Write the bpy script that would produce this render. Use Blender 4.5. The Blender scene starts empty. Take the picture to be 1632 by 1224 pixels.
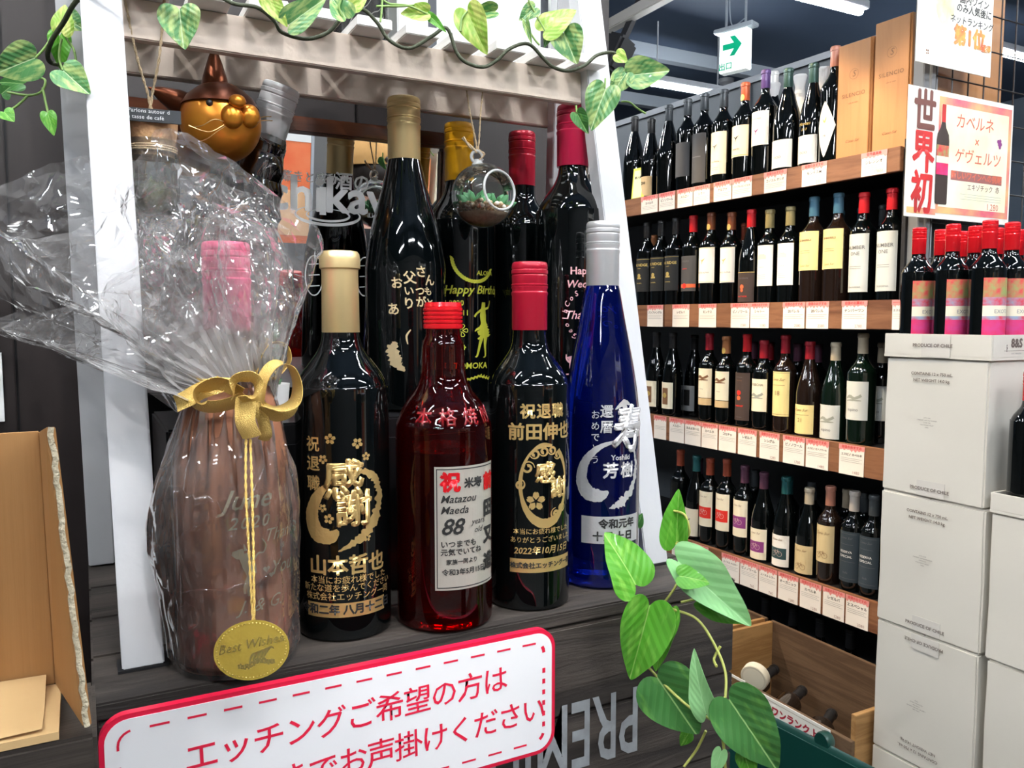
import bpy, bmesh, math, random
from mathutils import Vector, Matrix, noise
R_ = math.radians
sin, cos, pi = math.sin, math.cos, math.pi
random.seed(7)
SC = bpy.context.scene
COL = SC.collection
# ---------------------------------------------------------------- camera
FPX, PITCH, YAW, CZ = 1293.0, R_(4.6), R_(27.9), 1.45
cd = bpy.data.cameras.new('camera'); cam = bpy.data.objects.new('camera', cd); COL.objects.link(cam)
cd.sensor_fit = 'HORIZONTAL'; cd.sensor_width = 36; cd.lens = 36 * FPX / 1632; cd.clip_start = 0.02; cd.clip_end = 60
cam.location = (0, 0, CZ); cam.rotation_euler = (pi / 2 - PITCH, 0, -YAW)
SC.camera = cam
# ---------------------------------------------------------------- light
SC.view_settings.view_transform = 'Standard'; SC.view_settings.look = 'None'
SC.view_settings.exposure = 0.30; SC.view_settings.gamma = 1.0; SC.view_settings.use_curve_mapping = False
w = bpy.data.worlds.new('world'); SC.world = w; w.use_nodes = True
w.node_tree.nodes['Background'].inputs[0].default_value = (0.80, 0.88, 1.0, 1)
w.node_tree.nodes['Background'].inputs[1].default_value = 0.10
SC.cycles.max_bounces = 14; SC.cycles.transparent_max_bounces = 24; SC.cycles.transmission_bounces = 12; SC.cycles.glossy_bounces = 6
SC.cycles.caustics_reflective = False; SC.cycles.sample_clamp_indirect = 6.0
TUBE = 130.0
def spot(loc, aim, watt, col, size, blend=0.3, rad=0.03):
    l = bpy.data.lights.new('track_spot', 'SPOT'); l.energy = watt; l.color = col; l.spot_size = R_(size); l.spot_blend = blend; l.shadow_soft_size = rad
    o = bpy.data.objects.new('track_spot', l); COL.objects.link(o); o.location = loc
    o.rotation_euler = (Vector(aim) - Vector(loc)).to_track_quat('-Z', 'Y').to_euler()
spot((0.9, 2.3, 3.15), (2.1, 1.9, 1.6), 170, (1, .72, .38), 34)
spot((0.9, 1.3, 3.15), (1.95, 1.35, 1.5), 130, (1, .86, .66), 44)
spot((0.7, 3.3, 3.15), (2.0, 2.5, 1.2), 130, (1, .74, .42), 40)
for x_, y_ in ((-1.05, -.15), (1.75, -.05), (.15, -.55)):
    spot((x_, y_, 3.12), (.25, .72, 1.69), 52, (1, .97, .93), 26, .25, .012)
# ---------------------------------------------------------------- helpers
fh = Vector((sin(YAW), cos(YAW), 0)); rt = Vector((cos(YAW), -sin(YAW), 0)); up = Vector((0, 0, 1))
fw = fh * cos(PITCH) - up * sin(PITCH); uv_ = fh * sin(PITCH) + up * cos(PITCH)
EYE = Vector((0, 0, CZ))
def ray(x, y): return fw + rt * ((x - 816) / FPX) + uv_ * ((612 - y) / FPX)
def at(x, y, X=None, Y=None, Z=None, D=None):
    r = ray(x, y)
    k = D if D is not None else X / r.x if X is not None else Y / r.y if Y is not None else (Z - CZ) / r.z
    return EYE + r * k
GA = R_(3.0); G0 = Vector((2.05, 1.53, 0)); GU = Vector((-sin(GA), cos(GA), 0)); GN = Vector((-cos(GA), -sin(GA), 0))
def atG(x, y, e=0.0):
    r = ray(x, y); k = ((G0 - GN * e) - EYE).dot(GN) / r.dot(GN); p = EYE + r * k
    return (p - G0).dot(GU), p.z
def gp(s, e, z): v = G0 + GU * s - GN * e; return Vector((v.x, v.y, z))

MATS = {}
def mat(name, col=(.8, .8, .8), rough=.5, metal=0, coat=0, trans=0, ior=1.45, sss=0, emit=None, es=0, bump=0, bscale=200, alpha=1, noise_col=None, nscale=8, stretch=None, spec=.5):
    if name in MATS: return MATS[name]
    m = bpy.data.materials.new(name); m.use_nodes = True; MATS[name] = m
    nt = m.node_tree; b = nt.nodes['Principled BSDF']; I = b.inputs
    I['Base Color'].default_value = (*col, 1); I['Roughness'].default_value = rough; I['Metallic'].default_value = metal
    I['Coat Weight'].default_value = coat; I['Coat Roughness'].default_value = .03; I['Transmission Weight'].default_value = trans; I['IOR'].default_value = ior
    I['Specular IOR Level'].default_value = spec
    if sss: I['Subsurface Weight'].default_value = sss
    if emit: I['Emission Color'].default_value = (*emit, 1); I['Emission Strength'].default_value = es
    tc = None
    if noise_col or bump:
        tc = nt.nodes.new('ShaderNodeTexCoord'); mp = nt.nodes.new('ShaderNodeMapping'); nt.links.new(tc.outputs['Object'], mp.inputs[0])
        if stretch: mp.inputs['Scale'].default_value = stretch
    if noise_col:
        n = nt.nodes.new('ShaderNodeTexNoise'); n.inputs['Scale'].default_value = nscale; n.inputs['Detail'].default_value = 6
        nt.links.new(mp.outputs[0], n.inputs['Vector'])
        r = nt.nodes.new('ShaderNodeValToRGB'); r.color_ramp.elements[0].position = .35; r.color_ramp.elements[1].position = .65
        r.color_ramp.elements[0].color = (*col, 1); r.color_ramp.elements[1].color = (*noise_col, 1)
        nt.links.new(n.outputs['Fac'], r.inputs[0]); nt.links.new(r.outputs[0], I['Base Color'])
    if bump:
        n2 = nt.nodes.new('ShaderNodeTexNoise'); n2.inputs['Scale'].default_value = bscale; n2.inputs['Detail'].default_value = 3
        nt.links.new(mp.outputs[0], n2.inputs['Vector'])
        bp = nt.nodes.new('ShaderNodeBump'); bp.inputs['Strength'].default_value = bump; bp.inputs['Distance'].default_value = .002
        nt.links.new(n2.outputs['Fac'], bp.inputs['Height']); nt.links.new(bp.outputs[0], I['Normal'])
    return m
def thin_glass(name, tint=(1, 1, 1), haze=0.0, hazecol=(.9, .9, .9), rough=.02, crease=None, ior=1.5, gain=1.0):
    """single-wall clear film or glass: mirror by fresnel over transparency, plus a little haze"""
    if name in MATS: return MATS[name]
    m = bpy.data.materials.new(name); m.use_nodes = True; MATS[name] = m; nt = m.node_tree; N = nt.nodes; L = nt.links
    for n in list(N): N.remove(n)
    out = N.new('ShaderNodeOutputMaterial'); tr = N.new('ShaderNodeBsdfTransparent'); tr.inputs[0].default_value = (*tint, 1)
    gl = N.new('ShaderNodeBsdfGlossy'); gl.inputs['Roughness'].default_value = rough; gl.inputs[0].default_value = (1, 1, 1, 1)
    fr = N.new('ShaderNodeFresnel'); fr.inputs['IOR'].default_value = ior
    ml = N.new('ShaderNodeMath'); ml.operation = 'MULTIPLY'; ml.inputs[1].default_value = gain; ml.use_clamp = True
    L.new(fr.outputs[0], ml.inputs[0])
    mx = N.new('ShaderNodeMixShader'); L.new(ml.outputs[0], mx.inputs[0]); L.new(tr.outputs[0], mx.inputs[1]); L.new(gl.outputs[0], mx.inputs[2])
    last = mx
    if haze:
        df = N.new('ShaderNodeBsdfDiffuse'); df.inputs[0].default_value = (*hazecol, 1)
        tl = N.new('ShaderNodeBsdfTranslucent'); tl.inputs[0].default_value = (*hazecol, 1)
        dm = N.new('ShaderNodeMixShader'); dm.inputs[0].default_value = .5; L.new(df.outputs[0], dm.inputs[1]); L.new(tl.outputs[0], dm.inputs[2])
        m2 = N.new('ShaderNodeMixShader'); m2.inputs[0].default_value = haze; L.new(mx.outputs[0], m2.inputs[1]); L.new(dm.outputs[0], m2.inputs[2]); last = m2
        if crease == 'film':
            at_ = N.new('ShaderNodeAttribute'); at_.attribute_name = 'haze'; L.new(at_.outputs['Fac'], m2.inputs[0])
    if crease:
        tc = N.new('ShaderNodeTexCoord'); nz = N.new('ShaderNodeTexNoise'); nz.inputs['Scale'].default_value = 9
        ad = N.new('ShaderNodeMixRGB'); ad.blend_type = 'ADD'; ad.inputs[0].default_value = .12
        L.new(tc.outputs['Object'], nz.inputs['Vector']); L.new(tc.outputs['Object'], ad.inputs[1]); L.new(nz.outputs['Color'], ad.inputs[2])
        v1 = N.new('ShaderNodeTexVoronoi'); v1.feature = 'DISTANCE_TO_EDGE'; v1.inputs['Scale'].default_value = 15
        v2 = N.new('ShaderNodeTexVoronoi'); v2.feature = 'DISTANCE_TO_EDGE'; v2.inputs['Scale'].default_value = 42
        L.new(ad.outputs[0], v1.inputs['Vector']); L.new(ad.outputs[0], v2.inputs['Vector'])
        p1 = N.new('ShaderNodeMath'); p1.operation = 'POWER'; p1.inputs[1].default_value = .45; L.new(v1.outputs['Distance'], p1.inputs[0])
        p2 = N.new('ShaderNodeMath'); p2.operation = 'MULTIPLY'; p2.inputs[1].default_value = .35; L.new(v2.outputs['Distance'], p2.inputs[0])
        sm = N.new('ShaderNodeMath'); sm.operation = 'ADD'; L.new(p1.outputs[0], sm.inputs[0]); L.new(p2.outputs[0], sm.inputs[1])
        bp = N.new('ShaderNodeBump'); bp.inputs['Strength'].default_value = .9; bp.inputs['Distance'].default_value = .004
        L.new(sm.outputs[0], bp.inputs['Height']); L.new(bp.outputs[0], gl.inputs['Normal']); L.new(bp.outputs[0], fr.inputs['Normal'])
    L.new(last.outputs[0], out.inputs[0]); return m
def woodmat(name, c1, c2, rough=.55, axis=0, scale=30, bump=.25, ring=9, coat=0):
    """grain stretched along object axis 0/1/2"""
    if name in MATS: return MATS[name]
    m = mat(name, c1, rough, coat=coat); nt = m.node_tree; N = nt.nodes; L = nt.links; b = N['Principled BSDF']
    tc = N.new('ShaderNodeTexCoord'); mp = N.new('ShaderNodeMapping'); s = [1, 1, 1]; s[axis] = .07; mp.inputs['Scale'].default_value = s
    L.new(tc.outputs['Object'], mp.inputs[0])
    n = N.new('ShaderNodeTexNoise'); n.inputs['Scale'].default_value = scale; n.inputs['Detail'].default_value = 8; n.inputs['Roughness'].default_value = .65
    n.inputs['Distortion'].default_value = .6
    L.new(mp.outputs[0], n.inputs['Vector'])
    wv = N.new('ShaderNodeMath'); wv.operation = 'MULTIPLY'; wv.inputs[1].default_value = ring; L.new(n.outputs['Fac'], wv.inputs[0])
    fr = N.new('ShaderNodeMath'); fr.operation = 'PINGPONG'; fr.inputs[1].default_value = 1; L.new(wv.outputs[0], fr.inputs[0])
    av = N.new('ShaderNodeMath'); av.operation = 'MULTIPLY_ADD'; av.inputs[1].default_value = .4; L.new(fr.outputs[0], av.inputs[0])
    n3 = N.new('ShaderNodeMath'); n3.operation = 'MULTIPLY'; n3.inputs[1].default_value = .6; L.new(n.outputs['Fac'], n3.inputs[0]); L.new(n3.outputs[0], av.inputs[2])
    r = N.new('ShaderNodeValToRGB'); r.color_ramp.elements[0].position = .25; r.color_ramp.elements[1].position = .75
    r.color_ramp.elements[0].color = (*c1, 1); r.color_ramp.elements[1].color = (*c2, 1); L.new(av.outputs[0], r.inputs[0]); L.new(r.outputs[0], b.inputs['Base Color'])
    if bump:
        bp = N.new('ShaderNodeBump'); bp.inputs['Strength'].default_value = bump; bp.inputs['Distance'].default_value = .002
        L.new(av.outputs[0], bp.inputs['Height']); L.new(bp.outputs[0], b.inputs['Normal'])
    return m

def link(name, me, m=None, parent=None, smooth=False, loc=None, rot=None):
    o = bpy.data.objects.new(name, me); COL.objects.link(o)
    if m is not None and not me.materials: me.materials.append(m)
    if smooth and len(me.polygons):
        me.polygons.foreach_set('use_smooth', [True] * len(me.polygons))
    if parent is not None: o.parent = parent
    if loc is not None: o.location = loc
    if rot is not None: o.rotation_euler = rot
    return o
def fromdata(v, f, name='m'):
    me = bpy.data.meshes.new(name); me.from_pydata([tuple(p) for p in v], [], f); me.update(); return me
def tag(o, label=None, cat=None, group=None, kind=None):
    if label: o['label'] = label
    if cat: o['category'] = cat
    if group: o['group'] = group
    if kind: o['kind'] = kind
    return o
def empty(name, loc=(0, 0, 0), rot=(0, 0, 0), label=None, cat=None, group=None, kind=None):
    o = bpy.data.objects.new(name, None); COL.objects.link(o); o.location = loc; o.rotation_euler = rot; o.empty_display_size = .02
    return tag(o, label, cat, group, kind)
def autosmooth(me, ang=40):
    """smooth faces but keep creases sharp"""
    me.polygons.foreach_set('use_smooth', [True] * len(me.polygons))
    try: me.set_sharp_from_angle(angle=R_(ang))
    except Exception: pass
def box(x0, x1, y0, y1, z0, z1, bev=0.0):
    bm = bmesh.new(); bmesh.ops.create_cube(bm, size=1)
    for v in bm.verts: v.co = Vector((x0 + (v.co.x + .5) * (x1 - x0), y0 + (v.co.y + .5) * (y1 - y0), z0 + (v.co.z + .5) * (z1 - z0)))
    if bev: bmesh.ops.bevel(bm, geom=bm.edges[:], offset=bev, segments=2, affect='EDGES', clamp_overlap=True)
    me = bpy.data.meshes.new('b'); bm.to_mesh(me); bm.free()
    if bev: autosmooth(me, 50)
    return me
def hexa(p, bev=0):
    """8 points: bottom ring 4, top ring 4"""
    v = [Vector(q) for q in p]; f = [(3, 2, 1, 0), (4, 5, 6, 7), (0, 1, 5, 4), (1, 2, 6, 5), (2, 3, 7, 6), (3, 0, 4, 7)]
    me = fromdata(v, f); bm = bmesh.new(); bm.from_mesh(me); bmesh.ops.recalc_face_normals(bm, faces=bm.faces[:])
    if bev: bmesh.ops.bevel(bm, geom=bm.edges[:], offset=bev, segments=2, affect='EDGES')
    bm.to_mesh(me); bm.free(); return me
def join(*mes):
    """join (mesh, matrix) or mesh; keeps material slots by index"""
    bm = bmesh.new(); mats = []
    for e in mes:
        me, M = e if isinstance(e, tuple) else (e, None)
        n0 = len(bm.faces); t = me.copy()
        if M is not None: t.transform(M)
        bm.from_mesh(t); bm.faces.ensure_lookup_table()
        remap = []
        for mm in me.materials:
            if mm not in mats: mats.append(mm)
            remap.append(mats.index(mm))
        if remap:
            for fc in bm.faces[n0:]: fc.material_index = remap[min(fc.material_index, len(remap) - 1)]
    out = bpy.data.meshes.new('j'); bm.to_mesh(out); bm.free()
    for mm in mats: out.materials.append(mm)
    return out
def lathe(prof, seg=40, sharp=35):
    v, f = [], []
    for (r, z) in prof:
        for i in range(seg):
            a = 2 * pi * i / seg; v.append((r * cos(a), r * sin(a), z))
    n = len(prof)
    for j in range(n - 1):
        for i in range(seg):
            k = (i + 1) % seg; f.append((j * seg + i, j * seg + k, (j + 1) * seg + k, (j + 1) * seg + i))
    if prof[0][0] > 1e-5: f.append(tuple(range(seg))[::-1])
    if prof[-1][0] > 1e-5: f.append(tuple((n - 1) * seg + i for i in range(seg)))
    me = fromdata(v, f); 
    bm = bmesh.new(); bm.from_mesh(me); bmesh.ops.remove_doubles(bm, verts=bm.verts[:], dist=1e-6); bmesh.ops.recalc_face_normals(bm, faces=bm.faces[:]); bm.to_mesh(me); bm.free()
    autosmooth(me, sharp); return me
def smoothpath(pts, sub=6):
    P = [Vector(p) for p in pts]
    if len(P) < 3: return P
    out = []
    for i in range(len(P) - 1):
        p0 = P[max(i - 1, 0)]; p1 = P[i]; p2 = P[i + 1]; p3 = P[min(i + 2, len(P) - 1)]
        for k in range(sub):
            t = k / sub; out.append(.5 * ((2 * p1) + (p2 - p0) * t + (2 * p0 - 5 * p1 + 4 * p2 - p3) * t * t + (3 * p1 - p0 - 3 * p2 + p3) * t ** 3))
    out.append(P[-1]); return out
def tube(pts, r, seg=8, sub=6, r1=None):
    P = smoothpath(pts, sub); v, f = [], []; n = len(P)
    ref = Vector((.3, .2, 1)).normalized(); 
    for i, p in enumerate(P):
        t = (P[min(i + 1, n - 1)] - P[max(i - 1, 0)]); t = t.normalized() if t.length > 1e-9 else Vector((0, 0, 1))
        a = t.cross(ref); a = a.normalized() if a.length > 1e-4 else t.orthogonal().normalized(); b = t.cross(a); ref = a.cross(t).normalized() * 1.0
        rr = r if r1 is None else r + (r1 - r) * i / (n - 1)
        for k in range(seg): q = 2 * pi * k / seg; v.append(p + (a * cos(q) + b * sin(q)) * rr)
    for i in range(n - 1):
        for k in range(seg): k2 = (k + 1) % seg; f.append((i * seg + k, i * seg + k2, (i + 1) * seg + k2, (i + 1) * seg + k))
    f.append(tuple(range(seg))[::-1]); f.append(tuple((n - 1) * seg + k for k in range(seg)))
    me = fromdata(v, f); autosmooth(me, 60); return me
def twine(pts, r, sub=10):
    """two twisted strands"""
    P = smoothpath(pts, sub); out = []
    for ph in (0, pi):
        q = []
        L = 0
        for i, p in enumerate(P):
            if i: L += (p - P[i - 1]).length
            t = (P[min(i + 1, len(P) - 1)] - P[max(i - 1, 0)]).normalized(); a = t.orthogonal().normalized(); b = t.cross(a)
            w_ = L / (r * 7) * 2 * pi * .5 + ph; q.append(p + (a * cos(w_) + b * sin(w_)) * r * .55)
        out.append(tube(q, r * .62, 6, 1))
    return join(*out)
def sphere(r, seg=24, rings=14, c=(0, 0, 0), sc=(1, 1, 1)):
    bm = bmesh.new(); bmesh.ops.create_uvsphere(bm, u_segments=seg, v_segments=rings, radius=r)
    for v in bm.verts: v.co = Vector((v.co.x * sc[0] + c[0], v.co.y * sc[1] + c[1], v.co.z * sc[2] + c[2]))
    me = bpy.data.meshes.new('s'); bm.to_mesh(me); bm.free(); autosmooth(me, 80); return me
# --- lettering -------------------------------------------------
TCACHE = {}
DG = None
def textmesh(body, size=1.0, bold=0.0, shear=0.0, align='CENTER', space=1.0, xs=1.0, lines=1.0):
    key = (body, round(size, 5), bold, shear, align, space, xs, lines)
    if key in TCACHE: return TCACHE[key].copy()
    c = bpy.data.curves.new('t', 'FONT'); c.body = body; c.size = size; c.offset = bold * size; c.shear = shear; c.align_x = align
    c.align_y = 'CENTER'; c.space_character = space; c.space_line = lines; c.resolution_u = 2
    nb = 0
    if bold > .012: c.offset = .008 * size; nb = (bold - .006) * size
    o = bpy.data.objects.new('t', c); COL.objects.link(o)
    dg = bpy.context.evaluated_depsgraph_get(); me = bpy.data.meshes.new_from_object(o.evaluated_get(dg))
    bpy.data.objects.remove(o); me.materials.clear()
    if nb: me = join(*[(me, Matrix.Translation((dx * nb, dy * nb, 2e-5 * q))) for q, (dx, dy) in enumerate(((0, 0), (1, .3), (-1, -.3), (.3, -1), (-.3, 1)))])
    if xs != 1: me.transform(Matrix.Diagonal((xs, 1, 1, 1)))
    TCACHE[key] = me; return me.copy()
def thicken(me, d):
    """give flat lettering (in x,y) a depth d along +z"""
    bm = bmesh.new(); bm.from_mesh(me)
    r = bmesh.ops.extrude_face_region(bm, geom=bm.faces[:]); 
    for e in r['geom']:
        if isinstance(e, bmesh.types.BMVert): e.co.z += d
    bmesh.ops.recalc_face_normals(bm, faces=bm.faces[:]); bm.to_mesh(me); bm.free(); return me
def wrap(me, R, u0, v0, off=.0004):
    """flat x,y -> cylinder of radius R, front towards -Y"""
    mx = R * .16
    if len(me.vertices) and max(v.co.x for v in me.vertices) - min(v.co.x for v in me.vertices) > mx:
        bm = bmesh.new(); bm.from_mesh(me); xs_ = [v.co.x for v in bm.verts]; x = math.ceil(min(xs_) / mx) * mx
        while x < max(xs_):
            bmesh.ops.bisect_plane(bm, geom=bm.verts[:] + bm.edges[:] + bm.faces[:], plane_co=(x, 0, 0), plane_no=(1, 0, 0), dist=1e-7); x += mx
        bm.to_mesh(me); bm.free()
    for v in me.vertices:
        u = (v.co.x + u0) / R; r = R + off + v.co.z; v.co = Vector((r * sin(u), -r * cos(u), v0 + v.co.y))
    me.update(); return me
def flat(me, M):
    me.transform(M); return me
def flatgrid(x0, x1, y0, y1, nx=12, ny=1, shape=None):
    v, f = [], []
    for j in range(ny + 1):
        for i in range(nx + 1):
            x = x0 + (x1 - x0) * i / nx; y = y0 + (y1 - y0) * j / ny
            if shape: x, y = shape(i / nx, j / ny, x, y)
            v.append((x, y, 0))
    for j in range(ny):
        for i in range(nx): a = j * (nx + 1) + i; f.append((a, a + 1, a + nx + 2, a + nx + 1))
    return fromdata(v, f)
def stroke(pts, ws, rough=0, sub=10, seed=0, cap=True):
    """brush stroke ribbon in the x,y plane"""
    P = smoothpath([(x, y, 0) for x, y in pts], sub); n = len(P); m_ = len(ws) - 1; v, f = [], []; rnd = random.Random(seed)
    for i, p in enumerate(P):
        t = (P[min(i + 1, n - 1)] - P[max(i - 1, 0)]).normalized(); a = Vector((-t.y, t.x, 0)); q = i / (n - 1) * m_; k = min(int(q), m_ - 1)
        w_ = ws[k] + (ws[k + 1] - ws[k]) * (q - k)
        r1 = 1 + rough * (rnd.random() - .5); r2 = 1 + rough * (rnd.random() - .5)
        v += [p + a * w_ * r1, p - a * w_ * r2]
    for i in range(n - 1): f.append((2 * i, 2 * i + 1, 2 * i + 3, 2 * i + 2))
    return fromdata(v, f)
def blossom(x, y, r, rot=0):
    ms = []
    for k in range(5):
        a = rot + k * 2 * pi / 5; c, s = cos(a), sin(a); pl = [(.16, 0), (.5, .34), (.85, .27), (1, .09), (.88, 0), (1, -.09), (.85, -.27), (.5, -.34)]
        ms.append(fromdata([(x + r * (px_ * c - py_ * s), y + r * (px_ * s + py_ * c), 0) for px_, py_ in pl], [tuple(range(8))]))
    return join(*ms)
def quadM(o, xdir, ydir):
    x = Vector(xdir).normalized(); y = Vector(ydir).normalized(); z = x.cross(y)
    return Matrix(((x.x, y.x, z.x, o[0]), (x.y, y.y, z.y, o[1]), (x.z, y.z, z.z, o[2]), (0, 0, 0, 1)))

# materials
M_white = mat('white_paint', (.58, .59, .615), .45, noise_col=(.63, .635, .655), nscale=14, bump=.15, bscale=90)
M_slat = mat('white_wood', (.72, .70, .67), .55, bump=.5, bscale=140, noise_col=(.80, .79, .76), nscale=20, stretch=(1, .12, 1))
M_tan = mat('raw_white_wood', (.62, .52, .44), .6, bump=.2, bscale=120)
M_dark = mat('dark_metal', (.012, .012, .014), .5)
M_black = mat('black_bottle_glass', (.0012, .002, .0022), .04, coat=.7, spec=.35)
M_brownglass = mat('brown_bottle_glass', (.010, .0055, .004), .05, coat=1.0)
M_paper = mat('white_paper', (.86, .86, .85), .6)
M_gold = mat('gold_foil', (.95, .66, .26), .30, metal=.75, bump=.25, bscale=250)
M_goldsat = mat('gold_cap', (.78, .60, .30), .38, metal=.75)
M_silver = mat('silver_foil', (.86, .86, .88), .32, metal=.65, bump=.2, bscale=250)
M_silvercap = mat('silver_cap', (.72, .73, .75), .35, metal=.6)
M_green = mat('green_gold_print', (.62, .62, .06), .4, metal=.3)
M_pink = mat('pink_print', (.85, .45, .48), .5)
M_redsign = mat('red_print', (.72, .01, .05), .5)
M_ink = mat('black_ink', (.02, .02, .02), .5)
M_grey = mat('grey_ink', (.25, .25, .26), .6)
M_card = mat('off_white_carton', (.62, .59, .53), .6, bump=.12, bscale=60)
M_twine = mat('jute_twine', (.50, .38, .24), .9, bump=.6, bscale=900)
M_glass = thin_glass('clear_glass', haze=.012)
M_film = thin_glass('cellophane', haze=.05, hazecol=(1, .98, .97), rough=.07, crease='film', ior=1.5, gain=2.4)

# =============================================================== THE SETTING
def struct(name, me, m, **k):
    o = link(name, me, m, **k); o['kind'] = 'structure'; return o
struct('floor', box(-5, 8, -5, 10, -.1, 0), mat('grey_floor_tiles', (.20, .19, .18), .4, noise_col=(.24, .23, .21), nscale=3))
struct('ceiling', box(-5, 8, -5, 10, 3.55, 3.65), mat('dark_blue_ceiling', (.035, .055, .095), .7, noise_col=(.045, .07, .115), nscale=1.2))
M_room = mat('blue_grey_wall_paint', (.10, .13, .17), .8, noise_col=(.12, .15, .19), nscale=2)
struct('wall_back', box(-5, 8, 10, 10.1, 0, 3.6), M_room)
struct('wall_front', box(-5, 8, -5.1, -5, 0, 3.6), mat('pale_store_wall', (.12, .12, .13), .8, noise_col=(.15, .145, .14), nscale=2))
struct('wall_left', box(-5.1, -5, -5, 10, 0, 3.6), MATS['pale_store_wall'])
struct('wall_right', box(8, 8.1, -5, 10, 0, 3.6), M_room)
# dark wood-grain partition behind the stand
M_wall = woodmat('dark_walnut_laminate', (.007, .0045, .0045), (.020, .013, .012), .5, axis=2, scale=38, bump=.05, ring=3)
pw = empty('wall_partition', (0, 0, 0)); pw['kind'] = 'structure'
xs = [-2.0, -1.55, -1.1, -.65, -.36, -.06, .30, .665]
for a, b in zip(xs[:-1], xs[1:]): link('panel', box(a + .0012, b - .0012, .965, 1.05, 0.0, 3.0, .001), M_wall, pw)
link('core', box(-2.0, .66, .97, 1.045, 0, 3.0), M_dark, pw)
# ceiling tubes
M_tube = mat('lit_tube', (1, 1, 1), .5, emit=(.93, .97, 1.0), es=TUBE)
M_fix = mat('tube_batten', (.35, .37, .40), .5)
tubes = [(-1.7, 4.8), (1.3, 4.75), (3.97, 4.76), (3.25, 3.15), (.9, 3.35), (-1.5, 3.2), (-1.2, 1.9), (.15, .55), (1.75, .35), (-1.3, .2), (.4, -.9), (2.1, -1.1), (-1.4, -1.2), (.3, -2.6), (2.2, -2.7), (-1.8, -2.6), (5.6, 3.2), (4.2, 1.0), (4.4, -1.2)]
for i, (x, y) in enumerate(tubes):
    if -.5 < x < 2 and 0 < y < 2 and False: continue
    big = 1.15 if i not in (2,) else .70
    t = empty('ceiling_tube_light', (x, y, 3.1), label='lit white tube light hanging from the dark ceiling', cat='lamp', group='tube lights under the ceiling')
    if i == 2: t['label'] = 'lit tube light just above the row of wine bottles on the top shelf'
    if i == 3: t['label'] = 'lit tube light at the top edge, left of the exit sign'
    del t['group']
    if i not in (2, 3): t['group'] = 'tube lights under the ceiling'
    link('tube', box(-big / 2, big / 2, -.019, .019, 0, .03, .008), M_tube, t)
    link('batten', box(-big / 2 - .03, big / 2 + .03, -.03, .03, .032, .075, .004), M_fix, t)
    for s in (-1, 1): link('hanger', box(s * big * .4 - .004, s * big * .4 + .004, -.004, .004, .075, .45), M_fix, t)
# steel beams and rail under the ceiling
M_steel = mat('grey_steel', (.22, .25, .29), .5)
o = link('ceiling_rail', box(-.035, .035, -1.2, 1.6, -.035, .035, .006), mat('pale_rail', (.42, .40, .37), .5), loc=(3.10, 3.6 + .2, 3.34))
tag(o, 'pale square rail running under the dark ceiling at its upper left', 'rail')
for k in range(2): link('hanger', box(-.006, .006, -.006, .006, .03, .215), M_steel, o, loc=(0, -.6 + 1.4 * k, 0))
for k, (z, y) in enumerate(((3.45, 6.2), (3.5, 5.2))):
    struct('trim_%d' % (k + 1), box(-4.9, 7.9, y - .04, y + .04, z - .05, z + .05), M_steel)
# ceiling mounted black speaker next to the rail
sp = tag(link('ceiling_speaker', join(box(-.09, .09, -.07, .07, -.12, .1, .02), (box(-.02, .02, -.02, .02, .1, .42), None)), M_dark, loc=(3.05, 4.35, 3.12), rot=(.4, .2, .4)), 'black ceiling speaker hanging under the pale rail', 'speaker')
# exit sign
ex = empty('exit_sign', at(1172, 80, D=5.3), (0, 0, R_(-72)), 'white hanging exit sign with a green arrow', 'sign')
b_ = R_(0)
link('sign_box', box(-.10, .10, -.035, .035, -.14, .12, .006), mat('lit_sign_white', (.9, .95, .95), .4, emit=(.9, 1, .97), es=.38), ex)
M_exit = mat('exit_green', (.0, .30, .15), .4, emit=(.0, .5, .25), es=.2)
arrow = fromdata([(-.07, .018, 0), (.01, .018, 0), (-.02, .062, 0), (.015, .062, 0), (.065, 0, 0), (.015, -.062, 0), (-.02, -.062, 0), (.01, -.018, 0), (-.07, -.018, 0)], [(0, 1, 4, 7, 8), (1, 2, 3, 4), (4, 5, 6, 7)])
link('arrow', flat(thicken(arrow, .001), Matrix.Translation((.0, -.037, .02)) @ Matrix.Rotation(pi / 2, 4, 'X')), M_exit, ex)
link('lettering', flat(textmesh('出口', .05, .02), Matrix.Translation((-.05, -.0365, -.105)) @ Matrix.Rotation(pi / 2, 4, 'X')), M_exit, ex)
link('mounting_bar', box(-.14, .14, -.045, .045, .122, .15, .005), mat('zinc', (.5, .55, .6), .35, metal=.6), ex)
for s in (-.07, .07): link('hanging_rod', box(s - .006, s + .006, -.006, .006, .15, .42), MATS['zinc'], ex)
link('cable', tube([(-.05, 0, .42), (-.045, 0, .25), (-.03, .0, .17), (.0, 0, .16), (.07, 0, .19)], .004, 6), MATS['zinc'], ex)
smk = empty('smoke_detector', (5.1, 5.6, 3.55), label='small round white detector on the far ceiling', cat='detector')
link('housing', lathe([(.0, 0), (.07, 0), (.065, -.03), (.03, -.045), (0, -.045)], 20), M_fix, smk)

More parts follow.
